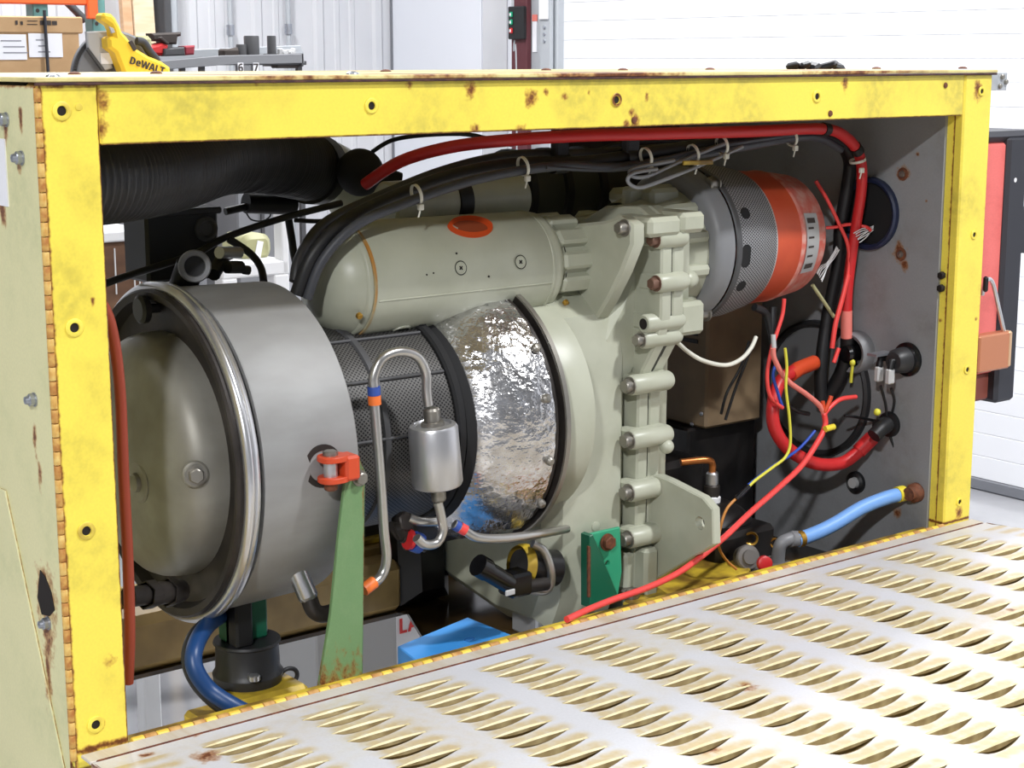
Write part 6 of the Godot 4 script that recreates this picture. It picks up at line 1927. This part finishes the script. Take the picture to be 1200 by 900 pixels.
# ---------------------------------------------------------------- workshop background
func flat(par, called, x0, y0, x1, y1, z, mat, dz := 0.002):
	var a := P(x0, y0, z)
	var b := P(x1, y1, z)
	var m := MB.new()
	m.box(Vector3(min(a.x, b.x), min(a.y, b.y), z - dz), Vector3(max(a.x, b.x), max(a.y, b.y), z))
	return part(par, called, m, mats[mat])
func background():
	# pallet rack far left
	var o := thing("pallet_rack", Vector3(1.3, FLOOR, -4.6), "orange and teal pallet rack behind the cardboard carton", "rack")
	var z := -4.5
	for q in [[108, 124], [39, 57]]:
		var a := P(q[0], 20, z)
		var b := P(q[1], 20, z)
		var m := MB.new()
		m.box(Vector3(a.x, FLOOR, z - 0.07), Vector3(b.x, 1.6, z), 0.004)
		var u := part(o, "upright", m, mats["rack_teal"])
		for k in 14:
			m = MB.new()
			m.lathe([Vector2(0, 0), Vector2(0, 0.008)], ax(Vector3(lerp(a.x, b.x, 0.3), 0.72 + 0.045 * k, z + 0.001), Vector3.BACK), 8)
			part(u, "slot", m, mats["print_dark"])
	var m := MB.new()
	m.box(Vector3(P(-40, 0, z).x, P(0, 4, z).y, z - 0.05), Vector3(P(110, 0, z).x, P(0, -40, z).y, z + 0.02), 0.004)
	m.box(Vector3(P(99, 0, z).x, P(0, 21, z).y, z), Vector3(P(111, 0, z).x, P(0, -40, z).y, z + 0.03), 0.004)
	part(o, "beam", m, mats["rack_orange"])
	m = MB.new()
	m.box(Vector3(P(-40, 0, z).x, 0.5, z - 0.6), Vector3(P(110, 0, z).x, 0.55, z + 0.02), 0.004)
	part(o, "beam", m, mats["rack_orange"])
	m = MB.new()
	m.tube([P(70, -6, z - 0.3), P(100, 24, z - 0.3)], 0.016, 8)
	part(o, "brace", m, mats["dark_grey"])
	# cardboard carton
	z = -3.4
	o = thing("cardboard_carton", Vector3(P(40, 80, z).x, 0.3, z - 0.2), "brown cardboard carton with white paper sheets at the far left", "carton")
	m = MB.new()
	var l := P(-60, 80, z).x
	var r := P(95, 80, z).x
	m.box(Vector3(l, 0.36, z - 0.5), Vector3(r, P(40, 37, z).y, z), 0.005)
	part(o, "body", m, mats["card"])
	m = MB.new()
	m.box(Vector3(l - 0.006, P(40, 39, z).y, z - 0.5), Vector3(P(96, 20, z).x, P(40, 19, z).y, z + 0.006), 0.004)
	part(o, "lid", m, mats["card"])
	for q in [[-8, 40, 32, 70], [33, 39, 74, 67]]:
		var s = flat(o, "paper_sheet", q[0], q[1], q[2], q[3], z + 0.004, "paper")
		for k in 3:
			flat(s, "print_line", q[0] + 9 + (3 if k > 0 else 0), q[1] + 7 + 7 * k, q[0] + (33 if q[0] < 0 else 18) + k * 4, q[1] + 8.5 + 7 * k, z + 0.0052, "print_grey", 0.001)
	for q in [[18, 24, 21, 29], [24, 25, 27, 29], [32, 24, 44, 25], [32, 28, 44, 29], [47, 24, 52, 29.5], [53, 24, 60, 29.5], [61, 24.5, 67, 29.5]]:
		flat(o, "print_mark", q[0], q[1], q[2], q[3], z + 0.008, "print_dark", 0.001)
	m = MB.new()
	m.tube([P(52, 12, z + 0.012), P(55, 60, z + 0.012), P(58, 110, z + 0.012)], 0.005, 7)
	part(o, "strap", m, mats["case_black"])
	o = thing("rack_trolley", Vector3(P(40, 80, z).x, FLOOR, z - 0.2), "low trolley under the cardboard carton", "trolley")
	m = MB.new()
	m.box(Vector3(l, 0.32, z - 0.5), Vector3(r, 0.36, z), 0.004)
	for q in [[l + 0.02, z - 0.05], [r - 0.06, z - 0.05], [l + 0.02, z - 0.48], [r - 0.06, z - 0.48]]:
		m.box(Vector3(q[0], FLOOR, q[1]), Vector3(q[0] + 0.04, 0.32, q[1] + 0.04), 0.003)
	part(o, "frame", m, mats["wood_brown"])
	# mitre saw
	z = -2.5
	o = thing("mitre_saw", P(150, 100, z), "yellow mitre saw with raised handle and grey blade guard", "saw")
	var bc := P(134, 92, z - 0.04)
	var br: float = P(132, 36, z - 0.04).y - bc.y
	var gp := PackedVector2Array()
	for k in 25:
		var a := lerpf(-0.25, PI + 0.25, k / 24.0)
		gp.append(Vector2(bc.x + cos(a) * br * 0.95, bc.y + sin(a) * br))
	m = MB.new()
	m.extrude(gp, zplane(z - 0.06), 0.045, 0.006)
	part(o, "blade_guard", m, mats["mid_grey"])
	m = MB.new()
	for k in 22:
		var a := lerpf(PI * 0.62, PI * 1.05, k / 21.0)
		var d := Vector3(cos(a), sin(a), 0)
		m.box(Vector3(-0.004, -0.006, -0.004), Vector3(0.006, 0.006, 0.004), 0.001, Transform3D(Basis(Vector3(0, 0, 1), a), bc + d * br * 0.97 + Vector3(0, 0, 0.02)))
	part(o, "blade_teeth", m, mats["dark_grey"])
	m = MB.new()
	m.extrude(xy([101, 37, 125, 36, 128, 62, 132, 80, 122, 83, 103, 58], z), zplane(z - 0.012), 0.016, 0.003)
	part(o, "guard_plate", m, mats["light_grey"])
	m = MB.new()
	m.extrude(xy([102, 58, 104, 56, 124, 83, 120, 83], z + 0.008), zplane(z - 0.004), 0.012, 0.001)
	part(o, "guard_edge", m, mats["dark_grey"])
	flat(o, "white_label", 118, 62, 132, 75, z + 0.007, "paper")
	m = MB.new()
	m.extrude(xy([120, 18, 123, 15, 131, 16, 136, 21, 141, 30, 144, 38, 148, 42, 160, 57, 175, 66, 190, 72, 200, 79, 203, 100, 152, 100, 146, 88, 136, 62, 128, 56, 127, 45, 130, 43, 134, 42, 133, 36, 130, 30, 124, 26, 120, 23], z + 0.05), zplane(z), 0.05, 0.008, [])
	part(o, "arm", m, mats["saw_yellow"])
	m = MB.new()
	m.extrude(xy([128, 31, 133, 33, 135, 38, 131, 39], z + 0.054), zplane(z + 0.048), 0.006, 0.001)
	part(o, "grip_opening", m, mats["plate_grey"])
	m = MB.new()
	m.extrude(xy([151, 49, 155, 47, 161, 58, 157, 60], z + 0.054), zplane(z + 0.048), 0.006, 0.001)
	part(o, "rating_label", m, mats["print_dark"])
	m = MB.new()
	m.tube(spline([P(160, 48, z), P(168, 50, z), P(175, 60, z), P(183, 70, z)]), 0.011, 10)
	part(o, "carry_handle", m, mats["case_black"])
	var tm := TextMesh.new()
	tm.text = "DeWALT"
	var sf := SystemFont.new()
	sf.font_names = PackedStringArray(["Droid Sans"]); sf.font_weight = 900
	tm.font = sf; tm.font_size = 48; tm.pixel_size = 0.00053; tm.depth = 0.003
	put(o, "lettering", tm, mats["print_dark"], Transform3D(Basis(Vector3(0, 0, 1), -0.3), P(172.5, 77, z + 0.051)))
	# bench under the saw
	o = thing("saw_bench", Vector3(P(160, 100, z).x, FLOOR, z), "brown wooden bench with pale top under the saw", "bench")
	m = MB.new()
	var bx0 := P(85, 100, z).x
	var bx1 := P(205, 100, z).x
	var yt := P(150, 98, z).y
	m.box(Vector3(bx0, yt - 0.04, z - 0.2), Vector3(bx1, yt, z + 0.2), 0.004)
	part(o, "top", m, mats["wood_pale"])
	m = MB.new()
	for xx in [bx0 + 0.02, bx1 - 0.07]:
		for zz in [z - 0.18, z + 0.13]:
			m = MB.new()
			m.box(Vector3(xx, FLOOR, zz), Vector3(xx + 0.05, yt - 0.04, zz + 0.05), 0.003)
			part(o, "leg", m, mats["mid_grey"])
	# brown cabinet glimpsed through the gap by the left post
	z = -1.6
	o = thing("brown_cabinet", Vector3(P(140, 330, z).x, FLOOR, z), "brown wooden cabinet with white top glimpsed beside the left post", "cabinet")
	m = MB.new()
	var ca := P(60, 288, z)
	var cc := P(166, 288, z)
	m.box(Vector3(ca.x, ca.y - 0.26, z - 0.4), Vector3(cc.x, ca.y, z), 0.004)
	part(o, "carcass", m, mats["wood_brown"])
	for q in [[ca.x, -0.4], [cc.x - 0.04, -0.4], [ca.x, -0.04], [cc.x - 0.04, -0.04]]:
		m = MB.new()
		m.box(Vector3(q[0], FLOOR, z + q[1]), Vector3(q[0] + 0.04, ca.y - 0.26, z + q[1] + 0.04), 0.003)
		part(o, "leg", m, mats["white"])
	m = MB.new()
	m.box(Vector3(ca.x - 0.01, ca.y, z - 0.42), Vector3(cc.x + 0.01, ca.y + 0.022, z + 0.015), 0.003)
	part(o, "top", m, mats["white"])
	for xx in [135, 157, 163]: flat(o, "white_strip", xx, 291, xx + 1.6, 345, z + 0.004, "white", 0.004)
	# white workstation with jug
	z = -1.9
	o = thing("white_worktop", Vector3(P(300, 330, z).x, FLOOR, z), "white worktop with frame seen through the gap above the drum", "worktop")
	var wa := P(255, 308, z)
	var wb := P(334, 320, z)
	m = MB.new()
	m.box(Vector3(wa.x, wb.y, z - 0.3), Vector3(wb.x, P(290, 307, z).y, z + 0.02), 0.004)
	part(o, "top", m, mats["white"])
	m = MB.new()
	m.box(Vector3(P(326, 300, z).x, wb.y, z - 0.02), Vector3(P(334, 300, z).x, P(330, 240, z).y, z + 0.02), 0.003)
	m.box(Vector3(wa.x, FLOOR, z - 0.28), Vector3(wa.x + 0.04, wb.y, z - 0.24), 0.003)
	m.box(Vector3(wb.x - 0.04, FLOOR, z - 0.02), Vector3(wb.x, wb.y, z + 0.02), 0.003)
	m.box(Vector3(wa.x, FLOOR, z - 0.02), Vector3(wa.x + 0.04, wb.y, z + 0.02), 0.003)
	m.box(Vector3(wb.x - 0.04, FLOOR, z - 0.28), Vector3(wb.x, wb.y, z - 0.24), 0.003)
	part(o, "frame", m, mats["white"])
	o = thing("grey_locker", Vector3(P(297, 330, z).x, FLOOR, -2.7), "dark grey locker standing behind the pale jug", "locker")
	m = MB.new()
	var ga := P(277, 222, -2.6)
	var gb := P(326, 222, -2.6)
	m.box(Vector3(ga.x, FLOOR, -2.95), Vector3(gb.x, ga.y + 0.04, -2.6), 0.005)
	part(o, "body", m, mats["mid_grey"])
	m = MB.new()
	m.box(Vector3(gb.x - 0.06, FLOOR, -2.6), Vector3(gb.x - 0.05, ga.y + 0.03, -2.594))
	part(o, "door_gap", m, mats["dark_grey"])
	o = thing("pale_jug", P(302, 308, z), "pale green plastic jug with white tag on the white worktop", "jug")
	m = MB.new()
	var j0 := P(284, 307, z - 0.05)
	var j1 := P(319, 273, z - 0.05)
	m.extrude(rrect(Vector2(j0.x, j0.y), Vector2(j1.x, j1.y), 0.025), zplane(z - 0.16), 0.11, 0.012)
	part(o, "body", m, mats["jug"])
	m = MB.new()
	m.box(Vector3(-0.008, -0.02, 0), Vector3(0.008, 0.02, 0.003), 0.0, Transform3D(Basis(Vector3(0, 0, 1), -0.25), P(303, 292, z - 0.05)))
	part(o, "white_tag", m, mats["paper"])
	# boards leaning on the back wall
	for q in [[154, 168, 48, "wood_tan", "tan wooden board leaning on the ribbed wall, behind the saw"], [167, 194, 60, "wood_pale", "wide pale wooden board leaning on the ribbed wall right of the tan one"]]:
		var a := P(q[0], 20, -5.5)
		var b := P(q[1], 20, -5.5)
		m = MB.new()
		m.box(Vector3(a.x, FLOOR, -0.02), Vector3(b.x - 0.012, 1.75, 0.02), 0.003, Transform3D(Basis(Vector3.RIGHT, -0.06), Vector3(0, 0.0, -5.55)))
		one("wooden_board", m, mats[q[3]], q[4], "board", "")
	m = MB.new()
	m.box(Vector3(P(193, 20, -5.6).x, FLOOR, -5.72), Vector3(P(201, 20, -5.6).x, 3.0, -5.6), 0.004)
	one("wall_stud", m, mats["dark_grey"], "dark steel post against the ribbed wall right of the boards", "post")
	m = MB.new()
	m.box(Vector3(P(202, 20, -5.6).x, FLOOR, -5.75), Vector3(P(213, 20, -5.6).x, 3.0, -5.63), 0.01)
	one("wall_pipe", m, mats["galv"], "grey square downpipe beside the dark post on the ribbed wall", "pipe")
	for q in [[270, 34, "grey conduit on the ribbed wall behind the saw table, left one"], [338, 33, "grey conduit on the ribbed wall near the saw table's right end"]]:
		o = thing("wall_conduit", Vector3(P(q[0], 40, -5.74).x, FLOOR, -5.74), q[2], "conduit")
		m = MB.new()
		var c := P(q[0], q[1], -5.735)
		m.tube([Vector3(c.x, FLOOR, -5.735), Vector3(c.x, 3.2, -5.735)], 0.0125, 10)
		part(o, "pipe", m, mats["galv"])
		m = MB.new()
		m.tube([c - Vector3(0, 0.03, 0), c + Vector3(0, 0.02, 0)], 0.019, 10)
		part(o, "coupling", m, mats["zinc"])
	# roller table with tools
	z = -3.2
	o = thing("saw_table_extension", P(280, 100, z), "long grey steel saw table extension with numbers on its side", "table")
	m = MB.new()
	var ta := P(190, 70, z)
	var te := P(355, 67, z)
	m.extrude(xy([185, 72, 262, 65, 356, 63, 357, 74, 265, 76, 200, 81], z), zplane(z - 0.012), 0.012, 0.002)
	part(o, "front_rail", m, mats["mid_grey"])
	m = MB.new()
	m.extrude(xy([185, 66, 225, 58, 352, 53, 357, 64, 262, 67, 190, 74], z - 0.25), zplane(z - 0.262), 0.012, 0.002)
	part(o, "rear_rail", m, mats["galv"])
	m = MB.new()
	m.box(Vector3(ta.x, te.y - 0.025, z - 0.26), Vector3(te.x + 0.02, te.y - 0.012, z - 0.01), 0.002)
	part(o, "bed", m, mats["dark_grey"])
	m = MB.new()
	m.box(Vector3(te.x - 0.005, te.y - 0.03, z - 0.26), Vector3(te.x + 0.003, te.y + 0.012, z), 0.002)
	part(o, "end_plate", m, mats["dark_grey"])
	for xx in [213, 236, 350]:
		var c := P(xx, 78, z - 0.03)
		m = MB.new()
		m.box(Vector3(c.x - 0.008, FLOOR, c.z - 0.008), Vector3(c.x + 0.008, te.y - 0.02, c.z + 0.008))
		part(o, "leg", m, mats["dark_grey"])
	m = MB.new()
	m.box(P(276, 90, z - 0.01) , P(304, 76, z - 0.004))
	part(o, "number_backing", m, mats["mid_grey"])
	m = MB.new()
	m.box(P(317, 80, z - 0.06), P(352, 75, z - 0.02), 0.004)
	part(o, "clamp_bar", m, mats["print_dark"])
	for q in [[282, "6"], [300, "7"]]:
		var s = flat(o, "number_plate", q[0] - 3.4, 73.5, q[0] + 3.6, 86, z + 0.003, "paper")
		tm = TextMesh.new()
		tm.text = q[1]
		tm.font = sf; tm.font_size = 48; tm.pixel_size = 0.00072; tm.depth = 0.001
		put(s, "digit", tm, mats["print_dark"], Transform3D(Basis.IDENTITY, P(q[0], 79.4, z + 0.004)))
	# steel sleeves on it
	var k := 0
	for q in [[277, 289, 52, 62, "short dark steel socket at the left of the group on the saw table"], [286.5, 303, 42, 63, "wide dark steel sleeve standing on the saw table"], [313.5, 323, 42, 63, "tall narrow dark steel sleeve standing right of the wide one"]]:
		var a := P(q[0], q[3], z - 0.1)
		var b := P(q[1], q[2], z - 0.1)
		m = MB.new()
		var rr: float = (b.x - a.x) / 2 * 0.92
		m.lathe([Vector2(te.y - 0.013, 0), Vector2(te.y - 0.013, rr), Vector2(b.y - 0.003, rr), Vector2(b.y, rr * 0.93), Vector2(b.y, rr * 0.7), Vector2(b.y - 0.02, rr * 0.66), Vector2(b.y - 0.02, 0)], ax(Vector3((a.x + b.x) / 2, 0, z - 0.1), Vector3.UP), 24)
		one("steel_sleeve", m, mats["dark_grey"], q[4], "sleeve", "")
		k += 1
	m = MB.new()
	var f0 := P(268, 60, z - 0.1)
	m.box(f0 + Vector3(-0.03, -0.03, -0.02), f0 + Vector3(0.03, 0.008, 0.02), 0.006)
	m.tube([f0, f0 + Vector3(0.05, 0.008, 0)], 0.008, 8)
	one("dark_fitting", m, mats["print_dark"], "small dark fitting lying left of the steel sleeves", "fitting")
	m = MB.new()
	for i in 7:
		var c := P(328 + i * 2.6, 61 + (i % 3), z - 0.1)
		m.box(Vector3(-0.008, -0.012, -0.008), Vector3(0.009, 0.012, 0.008), 0.003, Transform3D(Basis.from_euler(Vector3(i, i * 2.0, 0.5 * i)), c))
	var nu := one("loose_nuts", m, mats["light_grey"], "loose light metal nuts heaped at the end of saw table", "nuts")
	nu.set_meta("kind", "stuff")
	# red power tool on the table
	o = thing("red_power_tool", P(205, 66, z), "red and black power tool lying on the saw table", "tool")
	var zt := z - 0.08
	m = MB.new()
	m.extrude(xy([168, 64, 174, 54, 184, 52, 190, 50, 198, 53, 197, 60, 194, 65], zt), zplane(zt - 0.06), 0.06, 0.008)
	part(o, "housing", m, mats["tool_red"])
	m = MB.new()
	m.extrude(xy([178, 39, 213, 37.5, 213, 42, 209, 43, 208, 52, 196, 52, 193, 49, 184, 48, 179, 48], zt - 0.01), zplane(zt - 0.06), 0.05, 0.006)
	m.extrude(xy([186, 44, 190, 43, 199, 51, 196, 52], zt + 0.005), zplane(zt - 0.005), 0.01, 0.002)
	part(o, "motor_cap", m, mats["print_dark"])
	m = MB.new()
	m.extrude(xy([193, 57, 217, 55, 218, 65, 193, 66], zt + 0.012), zplane(zt - 0.05), 0.06, 0.004)
	part(o, "battery", m, mats["dark_grey"])
	m = MB.new()
	m.extrude(xy([217, 54, 230, 53, 229, 64, 218, 65], zt + 0.005), zplane(zt - 0.05), 0.05, 0.005)
	part(o, "nose", m, mats["tool_maroon"])
	# green bag behind the saw
	m = MB.new()
	m.box(Vector3(P(150, 60, -2.65).x, yt, -2.69), Vector3(P(172, 60, -2.65).x, P(160, 42, -2.65).y, -2.61), 0.01)
	one("green_tin", m, mats["jug"], "pale green tin standing behind the saw handle", "tin")
	# door control box on the red column
	o = thing("door_control", PX(605, 46, 4.15), "black door control box with two green buttons and one red button", "control box")
	var X := 4.15
	var b0 := PX(595, 46, X)
	var b1 := PX(613, 7, X)
	m = MB.new()
	m.box(Vector3(X, b0.y, b0.z), Vector3(X + 0.022, b1.y, b1.z), 0.004)
	part(o, "case", m, mats["black"])
	var yz := [[17, "lamp_green"], [26, "lamp_green"], [36, "red_cable"]]
	plain("lamp_green", c8(20, 150, 110), 0.4)
	for q in yz:
		var c := PX(599.5, q[0], X)
		m = MB.new()
		m.box(Vector3(X - 0.008, c.y - 0.012, c.z - 0.01), Vector3(X + 0.002, c.y + 0.012, c.z + 0.01), 0.003)
		var bt := part(o, "button", m, mats[q[1]])
		m = MB.new()
		m.box(Vector3(X - 0.0095, c.y - 0.006, c.z - 0.005), Vector3(X - 0.0075, c.y + 0.006, c.z + 0.005))
		part(bt, "arrow_mark", m, mats["paper"])
	m = MB.new()
	var ct := PX(605, 47, X + 0.03)
	var cbm := PX(608, 82, X + 0.03)
	m.tube(spline([ct, PX(604, 60, X + 0.03), PX(607, 80, X + 0.03), Vector3(X + 0.03, FLOOR + 0.3, cbm.z)]), 0.012, 10)
	part(o, "cable", m, mats["galv"])
	m = MB.new()
	m.tube([PX(603, 8, X + 0.03), PX(603, -60, X + 0.03)], 0.014, 10)
	part(o, "conduit", m, mats["galv"])
	# thermometer strip on the jamb
	o = thing("jamb_sticker", PX(627, 62, 4.199), "white vertical sticker with red top on the grey door jamb", "sticker")
	m = MB.new()
	var s0 := PX(624.5, 61, 4.199)
	var s1 := PX(629.5, 25, 4.199)
	m.box(Vector3(4.196, s0.y, s0.z), Vector3(4.2, s1.y, s1.z), 0.0)
	part(o, "strip", m, mats["paper"])
	m = MB.new()
	s0 = PX(624, 25, 4.199)
	s1 = PX(630, 17, 4.199)
	m.box(Vector3(4.195, s0.y, s0.z), Vector3(4.2, s1.y, s1.z), 0.001)
	part(o, "red_top", m, mats["red_pale"])
